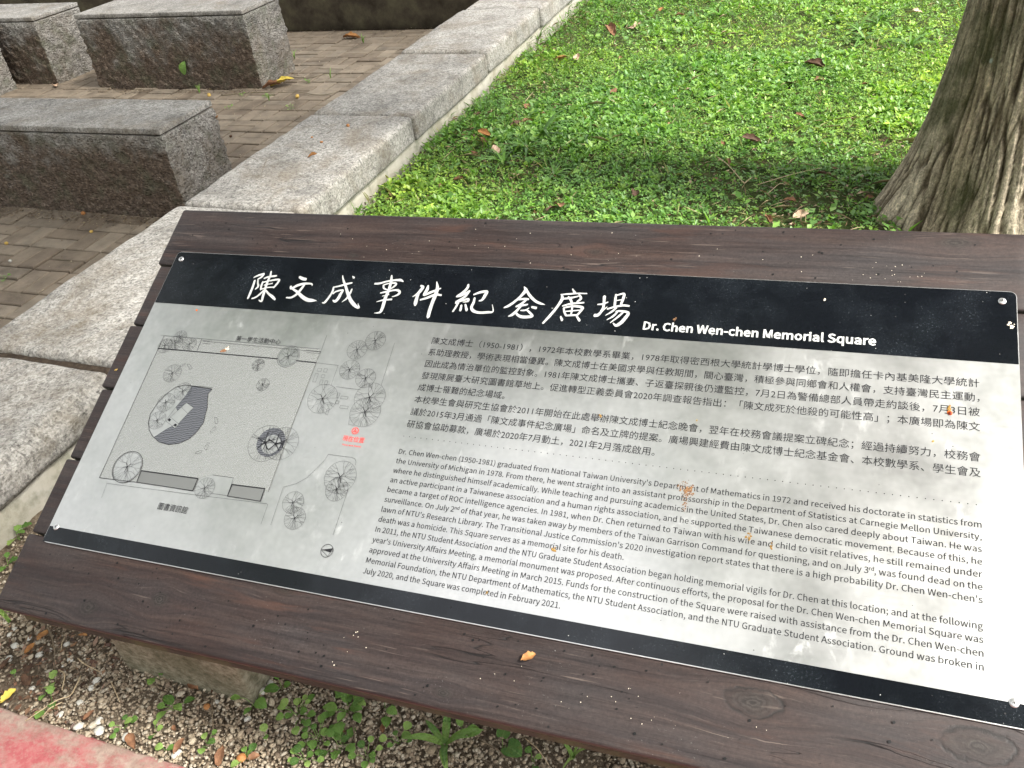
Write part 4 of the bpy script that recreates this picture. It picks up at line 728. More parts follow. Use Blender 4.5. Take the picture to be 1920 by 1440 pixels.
PL = [(-14, 128, -56), (-155.5, -14, -47), (-294.5, -155.5, -50), (-438, -294.5, -46), (-580, -438, -50), (-713, -580, -56)]
KN = [[(1398, 104, 34, 13, .25), (840, 60, 20, 8, .5), (380, 30, 14, 6, .3)], [], [], [], [],
      [(1168, -621, 36, 17, 1.0), (1421, -619, 40, 19, 1.0), (131, -680, 19, 15, .25), (256, -645, 20, 13, .25), (470, -594, 22, 9, .5), (760, -690, 16, 8, .3)]]
for i, (y0, y1, x0) in enumerate(PL):
    L = 1.516 - x0 / 1000; W = (y1 - y0) / 1000 - .0035; cx = (1.516 + x0 / 1000) / 2; cy = (y0 + y1) / 2000
    m = wood_mat('dark stained timber', [(k[0] / 1000 - cx, k[1] / 1000 - cy, k[2] / 1000, k[3] / 1000, k[4]) for k in KN[i]], i + 1)
    if i in (0, 5):
        v, f = rbox(L, W, .034, .0045, .03, lambda p, n: .0006 * fbm(p * [4, 60, 20] + i, 2))
    else: v, f = rbox(L, W, .034, .0035, .05, lambda p, n: .0004 * fbm(p * [4, 60, 20] + i, 2))
    o = mesh('plank', v, f, m, sign, True); part(o, SL @ Matrix.Translation((cx, cy, -.0025 - .017 - (.001 if i % 2 else 0))))
for x0, x1, xs in ((-.0155, 1.4795, 0),):
    r = .009; cs = [(x1 - r, .018 - r, 0), (x0 + r, .018 - r, 90), (x0 + r, -.592 + r, 180), (x1 - r, -.592 + r, 270)]
    def rounded(cs, r, q=6): return [(c[0] + r * math.cos(math.radians(c[2] + a)), c[1] + r * math.sin(math.radians(c[2] + a))) for c in cs for a in np.linspace(0, 90, q)]
    ring = rounded(cs, r); k = len(ring)
    v = [(x, y, -.0025) for x, y in ring] + [(x, y, -.0004) for x, y in ring] + [(x * .9995 + .0004, y * .999 - .0003, 0) for x, y in ring]
    f = [tuple(range(2 * k, 3 * k))] + [(a + j, a + (j + 1) % k, a + k + (j + 1) % k, a + k + j) for a in (0, k) for j in range(k)]
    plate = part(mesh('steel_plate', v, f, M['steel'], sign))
def psub(name, v, f, mat, **kw): return mesh(name, v, f, mat, plate, **kw)
def poly(pts, z): return [(x, y, z) for x, y in pts], [tuple(range(len(pts)))]
def area(p): return sum(p[i][0] * p[(i + 1) % len(p)][1] - p[(i + 1) % len(p)][0] * p[i][1] for i in range(len(p)))
def ccw(p): return p if area(p) > 0 else p[::-1]
hb = [(1.4783, -.1040), (1.4783, .0168 - .008)] ; 
top = rounded([(1.4783 - .008, .0168 - .008, 0), (-.0143 + .008, .0168 - .008, 90)], .008); hp = ccw([(1.4783, -.104)] + top + [(-.0143, -.104)])
psub('header_band', *poly(hp, .00035), M['enamel'])
psub('footer_band', *poly(ccw([(1.4783, -.5633), (-.0143, -.5633), (-.0143, -.5905), (1.4783, -.5905)]), .00035), M['enamel'])
TCEN = [.214, .297, .380, .476, .555, .638, .740, .820, .893]
# calligraphic title, brush strokes
def ribbon(p, w, z, n=7, cap=True):
    p = np.array(p, float); w = np.array(w, float)
    q = spline(np.column_stack([p, w]), n) if len(p) > 2 else np.column_stack([p, w])[[0, 1]]
    P, W = q[:, :2], np.maximum(q[:, 2], 1e-5)
    t = np.gradient(P, axis=0); t /= np.linalg.norm(t, axis=1, keepdims=True) + 1e-12; s = np.stack([-t[:, 1], t[:, 0]], 1)
    A = P + s * W[:, None] / 2; B = P - s * W[:, None] / 2; k = len(P)
    V = [(x, y, z) for x, y in A] + [(x, y, z) for x, y in B]; F = [(k + i, k + i + 1, i + 1, i) for i in range(k - 1)]
    if cap:
        for e, sg in ((0, -1), (k - 1, 1)):
            m = len(V); c = P[e]; th = math.atan2(t[e, 1] * sg, t[e, 0] * sg)
            arc = [(c[0] + W[e] / 2 * .7 * math.cos(a) if abs(a - th) < 1.2 else c[0] + W[e] / 2 * math.cos(a), c[1] + W[e] / 2 * math.sin(a), z) for a in np.linspace(th - PI / 2, th + PI / 2, 6)]
            V += arc; F.append(tuple(range(m, m + 6)))
    return V, F
def gather(items):
    V = []; F = []
    for v, f in items:
        k = len(V); V += list(v); F += [tuple(a + k for a in t) for t in f]
    return V, F
CH = [[] for _ in range(9)]
for i, s_ in enumerate(TITLE):
    a = np.array(s_).reshape(-1, 3) / 1000; k = int(np.argmin([abs(a[:, 0].mean() - c_) for c_ in TCEN]))
    CH[k].append(ribbon(a[:, :2], a[:, 2] * 1.0, .0006 + len(CH[k]) * .00003))
for its in CH: psub('brushed_character', *gather(its), M['silver'])
# type: the sans serif that ships with Blender for the English, its CJK face for the Chinese
try: SANS = bpy.data.fonts.load(bpy.utils.system_resource('DATAFILES', path='fonts') + '/Noto Sans CJK Regular.woff2')
except Exception: SANS = None
def text(body, offset=0.0, res=2):
    c = bpy.data.curves.new('t', 'FONT'); c.body = body; c.resolution_u = res; c.font = SANS if SANS and body.isascii() else c.font; c.offset = offset
    o = bpy.data.objects.new('t', c); COL.objects.link(o)
    dg = bpy.context.evaluated_depsgraph_get(); me = bpy.data.meshes.new_from_object(o.evaluated_get(dg), depsgraph=dg)
    v = np.empty(len(me.vertices) * 3, np.float32); me.vertices.foreach_get('co', v); v = v.reshape(-1, 3).astype(float)
    f = [tuple(p.vertices) for p in me.polygons]
    bpy.data.objects.remove(o); bpy.data.curves.remove(c); bpy.data.meshes.remove(me); return v, f
def capn(v, f):       # scale so that capitals are one unit tall
    c = CAP; v = v / c; return v, f
_v, _f = text('H'); CAP = _v[:, 1].max()
def place(v, x0, x1, y, size=None, z=.0005, slant=0, slope=0):
    w = v[:, 0].max() - v[:, 0].min(); sx = (x1 - x0) / w if x1 else size
    sy = size if size else sx
    q = np.zeros_like(v); q[:, 0] = x0 + (v[:, 0] - v[:, 0].min()) * sx + slant * v[:, 1] * sy; q[:, 1] = y + v[:, 1] * sy + slope * (q[:, 0] - x0); q[:, 2] = z; return q
CN = ["陳文成博士（1950-1981），1972年本校數學系畢業，1978年取得密西根大學統計學博士學位，隨即擔任卡內基美隆大學統計",
      "系助理教授，學術表現相當優異。陳文成博士在美國求學與任教期間，關心臺灣，積極參與同鄉會和人權會，支持臺灣民主運動，",
      "因此成為情治單位的監控對象。1981年陳文成博士攜妻、子返臺探親後仍遭監控，7月2日為警備總部人員帶走約談後，7月3日被",
      "發現陳屍臺大研究圖書館草地上。促進轉型正義委員會2020年調查報告指出：「陳文成死於他殺的可能性高」；本廣場即為陳文",
      "成博士罹難的紀念場域。",
      "本校學生會與研究生協會於2011年開始在此處舉辦陳文成博士紀念晚會，翌年在校務會議提案立碑紀念；經過持續努力，校務會",
      "議於2015年3月通過「陳文成事件紀念廣場」命名及立牌的提案。廣場興建經費由陳文成博士紀念基金會、本校數學系、學生會及",
      "研協會協助募款，廣場於2020年7月動土，2021年2月落成啟用。"]
EN = ["Dr. Chen Wen-chen (1950-1981) graduated from National Taiwan University's Department of Mathematics in 1972 and received his doctorate in statistics from",
      "the University of Michigan in 1978. From there, he went straight into an assistant professorship in the Department of Statistics at Carnegie Mellon University,",
      "where he distinguished himself academically. While teaching and pursuing academics in the United States, Dr. Chen also cared deeply about Taiwan. He was",
      "an active participant in a Taiwanese association and a human rights association, and he supported the Taiwanese democratic movement. Because of this, he",
      "became a target of ROC intelligence agencies. In 1981, when Dr. Chen returned to Taiwan with his wife and child to visit relatives, he still remained under",
      "surveillance. On July 2nd of that year, he was taken away by members of the Taiwan Garrison Command for questioning, and on July 3rd, was found dead on the",
      "lawn of NTU's Research Library. The Transitional Justice Commission's 2020 investigation report states that there is a high probability Dr. Chen Wen-chen's",
      "death was a homicide. This Square serves as a memorial site for his death.",
      "In 2011, the NTU Student Association and the NTU Graduate Student Association began holding memorial vigils for Dr. Chen at this location; and at the following",
      "year's University Affairs Meeting, a memorial monument was proposed. After continuous efforts, the proposal for the Dr. Chen Wen-chen Memorial Square was",
      "approved at the University Affairs Meeting in March 2015. Funds for the construction of the Square were raised with assistance from the Dr. Chen Wen-chen",
      "Memorial Foundation, the NTU Department of Mathematics, the NTU Student Association, and the NTU Graduate Student Association. Ground was broken in",
      "July 2020, and the Square was completed in February 2021."]
X0, X1 = .590, 1.4285
its = []; full = [0, 1, 2, 3, 5, 6]; tm = [text(b, -.002) for b in CN]; wmax = max(tm[i][0][:, 0].max() for i in full); sz = (X1 - X0) / wmax
for i, (v, f) in enumerate(tm):
    y = -.1455 - i * (.3035 - .1455) / 7
    last = i in (4, 7); its.append((place(v, X0, None if last else X1, y, .0148, slope=.001) if not last else place(v, X0, X0 + v[:, 0].max() * sz, y, .0148), f))
psub('chinese_lettering', *gather(its), M['ink'])
its = []; tm = []
for i, b in enumerate(EN):
    if i == 5:      # superscripts
        vs, fs = [], []; x = 0
        for j, (t_, sup) in enumerate((("surveillance. On July 2", 0), ("nd", 1), (" of that year, he was taken away by members of the Taiwan Garrison Command for questioning, and on July 3", 0), ("rd", 1), (", was found dead on the", 0))):
            v, f = capn(*text(t_, .001))
            lead = .36 if t_.startswith(' ') else 0
            v = v.copy(); v[:, 0] -= v[:, 0].min()
            if sup: v = v * .62; v[:, 1] += .5
            v[:, 0] += x + lead + .08; x = v[:, 0].max(); k = sum(len(q) for q in vs); vs.append(v); fs += [tuple(a + k for a in t) for t in f]
        tm.append((np.concatenate(vs), fs))
    else: tm.append(capn(*text(b, .001)))
wmax = max(v[:, 0].max() for i, (v, f) in enumerate(tm) if i not in (7, 12)); sz = (X1 - X0) / wmax
for i, (v, f) in enumerate(tm):
    y = -.3515 - i * (.5488 - .3515) / 12
    last = i in (7, 12); its.append((place(v, X0, X0 + v[:, 0].max() * sz * 1.0 if last else X1, y, .0084, slope=0), f))
psub('english_lettering', *gather(its), M['ink'])
v, f = capn(*text('Dr. Chen Wen-chen Memorial Square', .011))
psub('title_lettering', place(v, .9455, 1.2925, -.0890, .0142), f, M['silver'])
its = []
for x in np.arange(.5905, 1.4305, .01015):
    k = 8; its.append(([(x + .00075 * math.cos(a), -.3205 + .00075 * math.sin(a), .0005) for a in np.arange(k) / k * 2 * PI], [tuple(range(k))]))
psub('dotted_rule', *gather(its), M['ink'])
def lab(body, x0, x1, y, size, m, name, off=0, slope=0):
    v, f = text(body, off); psub(name, place(v, x0, x1, y, size, z=.0010, slope=slope), f, m)
lab('圖書資訊館', .1858, .2452, -.5035, .0135, M['ink'], 'map_caption'); lab('第一學生活動中心', .2025, .2982, -.1725, .0118, M['ink'], 'map_caption')
lab('現在位置', .4838, .5233, -.3405, .0105, M['redink'], 'map_caption', .0); lab('You are here', .4862, .5212, -.3492, .0085, M['redink'], 'map_caption', .01)
def line(pts, w, closed, z):
    pts = list(pts) + ([pts[0], pts[1]] if closed else [])
    V = []; F = []
    for a, b in zip(pts[:-1], pts[1:]):
        d = np.array(b) - a; l = np.hypot(*d)
        if l < 1e-7: continue
        d /= l; s = np.array([-d[1], d[0]]) * w / 2; a = np.array(a) - d * w * .3; b = np.array(b) + d * w * .3
        k = len(V); V += [(*(a - s), z), (*(b - s), z), (*(b + s), z), (*(a + s), z)]; F.append((k, k + 1, k + 2, k + 3)); z += .000012
    return V, F
# site map
def pp(a): a = np.array(a).reshape(-1, 2) / 1000; return [tuple(q) for q in a]
psub('map_paving', *poly(ccw(pp(PLAZA)), .0003), M['hatch'])
n = NT('grey map tint'); M['tint'] = n.set(base=(.22, .225, .215), metal=.5, rough=.4)
for b_ in BOXHATCH: psub('map_bed', *poly(ccw(pp(b_)), .00045), M['tint']); psub('map_bed_edge', *line(pp(b_), .0009, 1, .0014), M['ink'])
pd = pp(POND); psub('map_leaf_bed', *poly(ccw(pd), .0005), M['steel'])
psub('map_pond', *poly(ccw(pp(PONDDARK)), .00065), M['pond'])
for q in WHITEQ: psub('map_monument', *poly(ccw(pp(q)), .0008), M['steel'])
for q in BLACKQ: psub('map_monument_mark', *poly(ccw(pp(q)), .00095), M['ink'])
def disc(x, y, r, z, k=28): return [(x + r * math.cos(a), y + r * math.sin(a), z) for a in np.arange(k) / k * 2 * PI], [tuple(range(k))]
dx_, dy_, dr_ = [a / 1000 for a in BLK]
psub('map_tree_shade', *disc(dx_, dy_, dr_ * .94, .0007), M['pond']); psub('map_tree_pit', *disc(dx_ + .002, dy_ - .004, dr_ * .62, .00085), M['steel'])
for x, y, r, st_ in MAPTREES:
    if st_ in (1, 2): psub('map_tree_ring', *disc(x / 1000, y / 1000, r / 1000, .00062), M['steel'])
its = []
for i, L in enumerate(LINES): its.append(line(pp(L[2:]), L[0] / 1000, L[1], .0009 + (i % 5) * .00004))
def maptree(x, y, r, st_, seed):
    g = random.Random(seed); out = []
    w = .00034 if st_ != 2 else .0009
    circ = [(x + r * math.cos(a), y + r * math.sin(a)) for a in np.arange(30) / 30 * 2 * PI]
    out.append(line(circ, w, 1, .00110))
    if st_ == 1: out.append(line([(x + r * .86 * (c[0] - x) / r, y + r * .86 * (c[1] - y) / r) for c in circ], .0004, 1, .00112))
    if st_ == 2: out.append(line([(x + .93 * (c[0] - x), y + .93 * (c[1] - y)) for c in circ], .0004, 1, .00112))
    rr = r * (.97 if st_ not in (1, 2) else (.84 if st_ == 1 else .9)); z = .00118
    for a0 in (128, 58, 15, -62, -95, -160):
        a = math.radians(a0 + g.uniform(-6, 6)); l1 = rr * g.uniform(.26, .36); p1 = (x + l1 * math.cos(a), y + l1 * math.sin(a))
        out.append(line([(x, y), p1], .0011 * (r / .028) ** .5 if a0 != 15 else .0005, 0, z)); z += .00003
        for da in (-26, -6, 17, 34):
            b = a + math.radians(da + g.uniform(-6, 6)); l2 = rr * g.uniform(.55, .68)
            mid = (x + l2 * math.cos(b) * .98, y + l2 * math.sin(b)); end = (x + rr * math.cos(b + math.radians(g.uniform(-7, 7))), y + rr * math.sin(b + math.radians(g.uniform(-3, 3))))
            if g.random() < .8: out.append(line([p1, mid, end], .00032, 0, z)); z += .00003
            if g.random() < .55:
                e2 = b + math.radians(g.choice((-13, 13))); out.append(line([mid, (x + rr * math.cos(e2), y + rr * math.sin(e2))], .00026, 0, z)); z += .00003
    return gather(out)
for i, (x, y, r, st_) in enumerate(MAPTREES): its.append(maptree(x / 1000, y / 1000, r / 1000, st_, i))
for sx in (-.011, .011):       # heavy stems in the tree pit
    for a in np.arange(5) * 72 + 20: its.append(line([(dx_ + sx, dy_ - .002), (dx_ + sx + .017 * math.cos(math.radians(a)), dy_ + .017 * math.sin(math.radians(a)))], .0015, 0, .0016))
    its.append(disc(dx_ + sx, dy_ - .002, .0028, .00175, 10))
cx, cy, cr = .5202, -.5247, .0102
its.append(line([(cx + cr * math.cos(a), cy + cr * math.sin(a)) for a in np.arange(32) / 32 * 2 * PI], .0007, 1, .0009))
its.append(([(cx - cr, cy, .0011), (cx + .7 * cr, cy - .35 * cr + .002, .0011), (cx + .85 * cr, cy + .52 * cr, .0011)][::1], [(0, 1, 2)]))
its.append(line([(cx - cr, cy), (cx + .45 * cr, cy - .85 * cr), (cx + .8 * cr, cy + .5 * cr)], .0006, 0, .0012))
psub('map_drawing', *gather(its), M['ink'])
cx, cy, cr = .5017, -.3216, .0056
psub('you_are_here_mark', *gather([line([(cx + cr * math.cos(a), cy + cr * math.sin(a)) for a in np.arange(24) / 24 * 2 * PI], .0012, 1, .0009), line([(cx - .0026, cy - .002), (cx, cy + .0028), (cx + .0026, cy - .002), (cx - .0026, cy - .002)], .0012, 0, .0011)]), M['redink'])
# screws
n = NT('screw steel'); M['screw'] = n.set(base=(.72, .72, .70), metal=.9, rough=.32); M['recess'] = ink('screw recess', (.02, .02, .02))
prof = [(.0056, -.0003), (.0055, .0006), (.0046, .0014), (.003, .0019), (.0012, .0021)]
V = [(r * math.cos(a), r * math.sin(a), z) for r, z in prof for a in np.arange(18) / 18 * 2 * PI]
F = [(i * 18 + j, i * 18 + (j + 1) % 18, (i + 1) * 18 + (j + 1) % 18, (i + 1) * 18 + j) for i in range(4) for j in range(18)] + [tuple(range(72, 90))]
s0 = mesh('screw', V, F, M['screw'], sign, True); smd = s0.data
cr_v, cr_f = gather([box(-.0024, .0024, -.0005, .0005, .0012, .00225), box(-.0005, .0005, -.0024, .0024, .0012, .0023)])
c0 = mesh('screw_slot', cr_v, cr_f, M['recess'], s0)
for i, (x, y) in enumerate(((0, 0), (1.46, 0), (0, -.5635), (1.46, -.5635))):
    o = s0 if i == 0 else link(bpy.data.objects.new('screw', smd), sign)
    if i: link(bpy.data.objects.new('screw_slot', c0.data), o)
    part(o, SL @ Matrix.Translation((x, y, .0004)) @ Matrix.Rotation(.4 + i, 4, 'Z'))
# frame beam under the front and back edges, plinths
def wbox(name, x0, x1, y0, y1, z0, z1, mat, r=.004, step=.05, amp=0, fr=30):
    c = np.array([(x0 + x1) / 2, (y0 + y1) / 2, (z0 + z1) / 2]); v, f = rbox(x1 - x0, y1 - y0, z1 - z0, r, step, (lambda p, n: amp * fbm(p * fr + x0, 3)) if amp else None)
    o = mesh(name, v, f, mat, sign, True); o.location = Vector(c) - sign.location; return o
n = NT('mossy timber beam'); v_ = n.pos(); g = n.ramp(n.noise(1, n.map(v_, (9, 120, 120)), 5, .65), [(.3, (.018, .018, .011)), (.55, (.040, .036, .022)), (.75, (.075, .066, .042))])
g = n.mix(n.ramp(n.noise(14, v_, 4, .6), [(.45, 0), (.65, .7)]), g, (.075, .08, .03)); M['beam'] = n.set(base=g, rough=.9, normal=n.bump(n.noise(90, v_, 4), .5, .003))
def beam(yv, dz, h=.022, w=.06):
    a = SM @ Vector((-.03, yv, -.037)); b_ = SM @ Vector((1.49, yv, -.037))
    V = []
    for q in (a, b_):
        for oy_, oz in ((0, 0), (w, 0), (w, -h), (0, -h)): V.append((q.x, q.y + oy_, q.z + oz + dz))
    F = [(0, 1, 5, 4), (1, 2, 6, 5), (2, 3, 7, 6), (3, 0, 4, 7), (0, 3, 2, 1), (4, 5, 6, 7)]
    mesh('frame_beam', rel(V, sign.location), F, M['beam'], sign)
beam(-.706, -.001); beam(.045, -.03)
zf = (SM @ Vector((0, -.60, -.037))).z
wbox('plinth', -1.215, -.905, .672, 1.02, G - .06, zf - .03, M['plinth'], .006, .02, .003, 25)
wbox('plinth', -.02, .28, .70, 1.02, G - .06, zf - .03, M['plinth'], .012, .02, .004, 25)
wbox('rear_post', -1.14, -1.02, 1.10, 1.20, G - .06, zf + .17, M['beam'], .004); wbox('rear_post', .07, .19, 1.10, 1.20, G - .06, zf + .17, M['beam'], .004)
wbox('stretcher', -1.08, .13, .84, .9, .42, .48, M['beam'], .004)

# ------------------------------------------------------------------ stains on the sign
n = NT('rust coloured dropping'); M['rust'] = n.set(base=n.ramp(n.noise(300, None, 3), [(.3, (.12, .05, .018)), (.7, (.27, .15, .065))]), rough=.8)
M['ochre'] = ink('ochre dropping', (.28, .16, .04), .7); M['orange'] = ink('orange resin', (.60, .13, .02), .25); M['darkred'] = ink('dark red seed', (.16, .02, .01), .2)
M['bone'] = ink('pale crumb', (.70, .62, .50), .8); M['crumb'] = ink('brown crumb', (.24, .12, .06), .8)
def blobs(x, y, r, n, size, mat, name='stain', seed=0, elong=(1, 1), z=.0007, label=None):
    g = random.Random(seed); its = []
    for i in range(n):
        a = g.uniform(0, 2 * PI); d = r * g.random() ** .7; px, py = x + d * math.cos(a) * elong[0], y + d * math.sin(a) * elong[1]; s_ = size * g.uniform(.4, 1.3); k = 7
        ring = [(px + s_ * math.cos(t) * g.uniform(.6, 1.3), py + s_ * math.sin(t) * g.uniform(.6, 1.3), z) for t in np.arange(k) / k * 2 * PI]
        its.append((ring + [(px, py, z + s_ * .45)], [(j, (j + 1) % k, k) for j in range(k)]))
    o = mesh(name, *gather(its), mat, sign); part(o)
    if label: o['label'] = label
    return o
blobs(.1866, -.1946, .006, 9, .0022, M['crumb'], 'stain', 1); blobs(.191, -.190, .005, 7, .0020, M['bone'], 'stain', 2)
blobs(1.049, -.350, .013, 60, .0011, M['rust'], 'stain', 3, (1, 1.1)); blobs(1.0495, -.372, .004, 26, .0009, M['rust'], 'stain', 4, (.8, 3.2)); blobs(1.052, -.352, .006, 26, .0016, M['rust'], 'stain', 5)
blobs(1.3905, -.1822, .0032, 12, .0016, M['ochre'], 'stain', 6, (.7, 1.4)); blobs(1.3912, -.1895, .0008, 4, .0033, M['orange'], 'stain', 7); blobs(1.3912, -.1905, .0004, 2, .0022, M['darkred'], 'stain', 8, z=.0016)
blobs(1.1413, -.4085, .006, 14, .0012, M['ochre'], 'stain', 9); blobs(1.1728, -.4149, .004, 10, .0011, M['ochre'], 'stain', 10, (.5, 1.2)); blobs(.8747, -.4681, .004, 8, .0016, M['ochre'], 'stain', 11)
blobs(1.4712, -.0409, .006, 9, .0019, M['bone'], 'stain', 12); blobs(1.2168, -.015, .003, 5, .0014, M['bone'], 'stain', 13); blobs(.9921, -.0664, .005, 7, .0012, M['rust'], 'stain', 14)
blobs(.0896, -.1148, .0008, 3, .0022, M['orange'], 'stain', 15); blobs(.904, -.2485, .003, 9, .0014, M['ochre'], 'stain', 16, (.6, 1.4)); blobs(-.0299, -.2571, .003, 4, .0011, M['nut0'], 'stain', 17)
blobs(1.05, -.24, .0004, 1, .002, M['nut0'], 'stain', 18); blobs(.79, -.545, .002, 3, .0012, M['ochre'], 'stain', 19); blobs(1.37, -.235, .0006, 1, .0015, M['nut0'], 'stain', 20)
for o_ in (blobs(.6, -.66, .03, 9, .0008, M['bone'], 'dust_specks', 21, z=-.0020), blobs(1.0, -.66, .2, 22, .0006, M['bone'], 'dust_specks', 22, (1, .2), z=-.0020), blobs(.75, .06, .5, 34, .0007, M['bone'], 'dust_specks', 23, (1, .1), z=-.0020), blobs(1.30, .045, .06, 24, .0006, M['bone'], 'dust_specks', 24, (1, .5), z=-.0020)): o_['kind'] = 'stuff'
g_ = random.Random(5)
its = []
for i in range(150):
    x = g_.uniform(-.04, 1.49); y = g_.choice((g_.uniform(-.705, -.6), g_.uniform(-.705, -.6), g_.uniform(.022, .12))); s_ = g_.choice((.0008, .0012, .0016, .0021)); k = 6
    its.append(([(x + s_ * math.cos(t) * g_.uniform(.7, 1.2), y + s_ * math.sin(t) * g_.uniform(.7, 1.2), -.00195) for t in np.arange(k) / k * 2 * PI], [tuple(range(k))]))
for i in range(70):
    x = g_.uniform(0, 1.46); y = g_.choice((g_.uniform(-.1, .015), g_.uniform(-.59, -.565), g_.uniform(-.56, -.11))); s_ = g_.choice((.0005, .0007, .0012 if y > -.1 or y < -.563 else .0007)); k = 6
    its.append(([(x + s_ * math.cos(t), y + s_ * math.sin(t), .0006) for t in np.arange(k) / k * 2 * PI], [tuple(range(k))]))
o = mesh('black_speckles', *gather(its), ink('black mildew spot', (.004, .004, .004), .5), sign, kind='stuff'); part(o)

# ------------------------------------------------------------------ small things: weeds, pebbles, dead leaves, twigs, seeds
def leafmesh(kind):
    """one leaf, unit length along +y, centre rib at x=0"""
    n = 9; t = np.linspace(0, 1, n)
    if kind == 'ovate': w = .36 * np.sin(PI * t ** .85) ** .8
    elif kind == 'round': w = .48 * np.sin(PI * t ** .95) ** .55
    elif kind == 'long': w = .10 * np.sin(PI * t ** .8) ** .7
    elif kind == 'blade': w = .045 * (1 - t ** 2.2) + .002
    elif kind == 'lobed': w = .44 * np.sin(PI * t ** .9) ** .6 * (1 + .22 * np.sin(t * 17))
    elif kind == 'heart': w = .50 * np.sin(PI * (t * .93 + .07) ** .75) ** .6
    else: w = .30 * np.sin(PI * t ** .9) ** .8 * (1 + .1 * np.sin(t * 13))
    w[0] = max(w[0], .012); w[-1] = .004
    cu = {'blade': .35, 'long': .22}.get(kind, .12); z = cu * np.sin(PI * t * .8) - cu * .5 * t ** 2
    V = []; 
    for i in range(n):
        y = t[i] - (.10 * (w[i] / .5) if kind == 'heart' and i < 2 else 0)
        V += [(-w[i], y, z[i] + .25 * w[i]), (0, t[i] if not (kind == 'heart' and i == 0) else .12, z[i]), (w[i], y, z[i] + .25 * w[i])]
    F = [(3 * i + a, 3 * i + a + 1, 3 * i + a + 4, 3 * i + a + 3) for i in range(n - 1) for a in (0, 1)]
    return V, F
LM = {}
for kd in ('ovate', 'round', 'long', 'blade', 'lobed', 'heart'):
    o = mesh('tmp', *leafmesh(kd), M['weed'], None, True); LM[kd] = o.data; bpy.data.objects.remove(o)
W_LABEL = {0: 'pale lobed weed', 1: 'small round-leaved weed', 2: 'broad-leaved green weed', 3: 'narrow-leaved plantain rosette', 4: 'heart-leaved seedling', 5: 'tuft of green grass blades'}
WPLACE = ['at the left above the red pavement', 'close above the straw stem at the left', 'alone near the left edge of the photo', 'against the plinth foot', 'dark, below the plinth foot', 'between white pebbles and the plinth',
          'single leaf beside the two big white pebbles', 'beside the dead leaf near the red pavement', 'at the right corner of the plinth', 'beside the upright dry stem', 'near the pavement, left of the dry stem',
          'in the dense patch, upper middle', 'in the dense patch, centre', 'in the dense patch at the bottom edge', 'dark veined, in the dense patch under the plank edge', 'dark, right end of the dense patch', 'tiny pale leaves under the plank edge',
          'right of the dense patch', 'at the bottom edge below the dense patch', 'pale crinkled, in the dense patch', 'at the bottom centre of the photo', 'right of the plantain', 'farthest right under the plank', 'between plantain and grass tuft',
          'growing at the wall foot left of the board', 'at the left edge under the board corner', 'by the wall at the left edge of the photo', 'left rim of the dense patch', 'under the plank edge, right of the dark leaf', 'just behind the plantain', 'left of the dense patch near the bottom', 'beside the seed at the bottom edge']
def plant(x, y, z, r, cnt, ty, label, name='weed', cat='weed', group='weeds in the gravel strip', tiltup=0, nrm=None):
    t = empty(name, (x, y, z), label, cat, group); g = random.Random(int(x * 7919 + y * 104729)); stems = []
    for i in range(cnt):
        kd = {0: 'lobed', 1: 'round', 2: 'ovate', 3: 'long', 4: 'heart', 5: 'blade'}[ty]
        L = {0: .021, 1: .0145, 2: .026, 3: .065, 4: .030, 5: .07}[ty] * g.uniform(.7, 1.25)
        if r < .012: L = min(L, r * 1.6)
        a = i * 2.4 + g.uniform(-.5, .5); d = 0 if ty in (3, 5) else r * math.sqrt((i + .3) / cnt) * g.uniform(.6, 1.0)
        hz = .004 if ty in (3, 5) else g.uniform(.006, .022)
        o = link(bpy.data.objects.new('leaf', LM[kd]), t); o.scale = (L, L, L * (1 if ty != 5 else .8))
        o.location = (d * math.cos(a), d * math.sin(a), hz); yawl = a - PI / 2 + (g.uniform(-.6, .6) if ty not in (3, 5) else 0)
        o.rotation_euler = ((g.uniform(.2, .6) if ty in (3,) else g.uniform(.6, 1.1) if ty == 5 else g.uniform(-.15, .3)), g.uniform(-.25, .25), yawl)
        if ty not in (3, 5): stems.append(tube(spline([(d * .2 * math.cos(a + 1), d * .2 * math.sin(a + 1), -.004), (d * .6 * math.cos(a), d * .6 * math.sin(a), hz * .8), (d * math.cos(a), d * math.sin(a), hz)], 3), .0006, 4))
    if stems: mesh('stem', *gather(stems), M['weed'], t)
    return t
for i, (x, y, r, cnt, ty) in enumerate(PLANTS): plant(x, y, G, r * .5, cnt, ty, W_LABEL[ty] + ' ' + WPLACE[i])
for i, (x, y, r) in enumerate(PAVWEED):
    lb = ['tiny weed in the paving behind the nearest bench end', 'light green sprig against the right end of the farther bench', 'second green sprig at the foot of the bench end', 'small weed on the paving near the long twig', 'small weed below the farther bench, left', 'small weed below the long twigs, right',
          'small weed between the two long twigs', 'small weed near the far dark wall', 'bright weed at the left edge of the paving', 'weed at the base of the nearest bench, left edge', 'dark leafed weed at the foot of the nearest bench', 'small weed by the yellow seed', 'weed near the lower twig end'][i]
    plant(x, y, 0, max(r * .45, .015), 7, 5 if i % 2 else 1, lb, group='weeds in the paving joints')
# leaf lying against the bench front
t = empty('leaf', (-4.33, 4.945, .10), 'dark green leaf stuck to the front of the farther bench', 'leaf')
o = link(bpy.data.objects.new('leaf_blade', LM['ovate']), t); o.scale = (.10, .10, .10); o.rotation_euler = (1.35, .3, -.2)

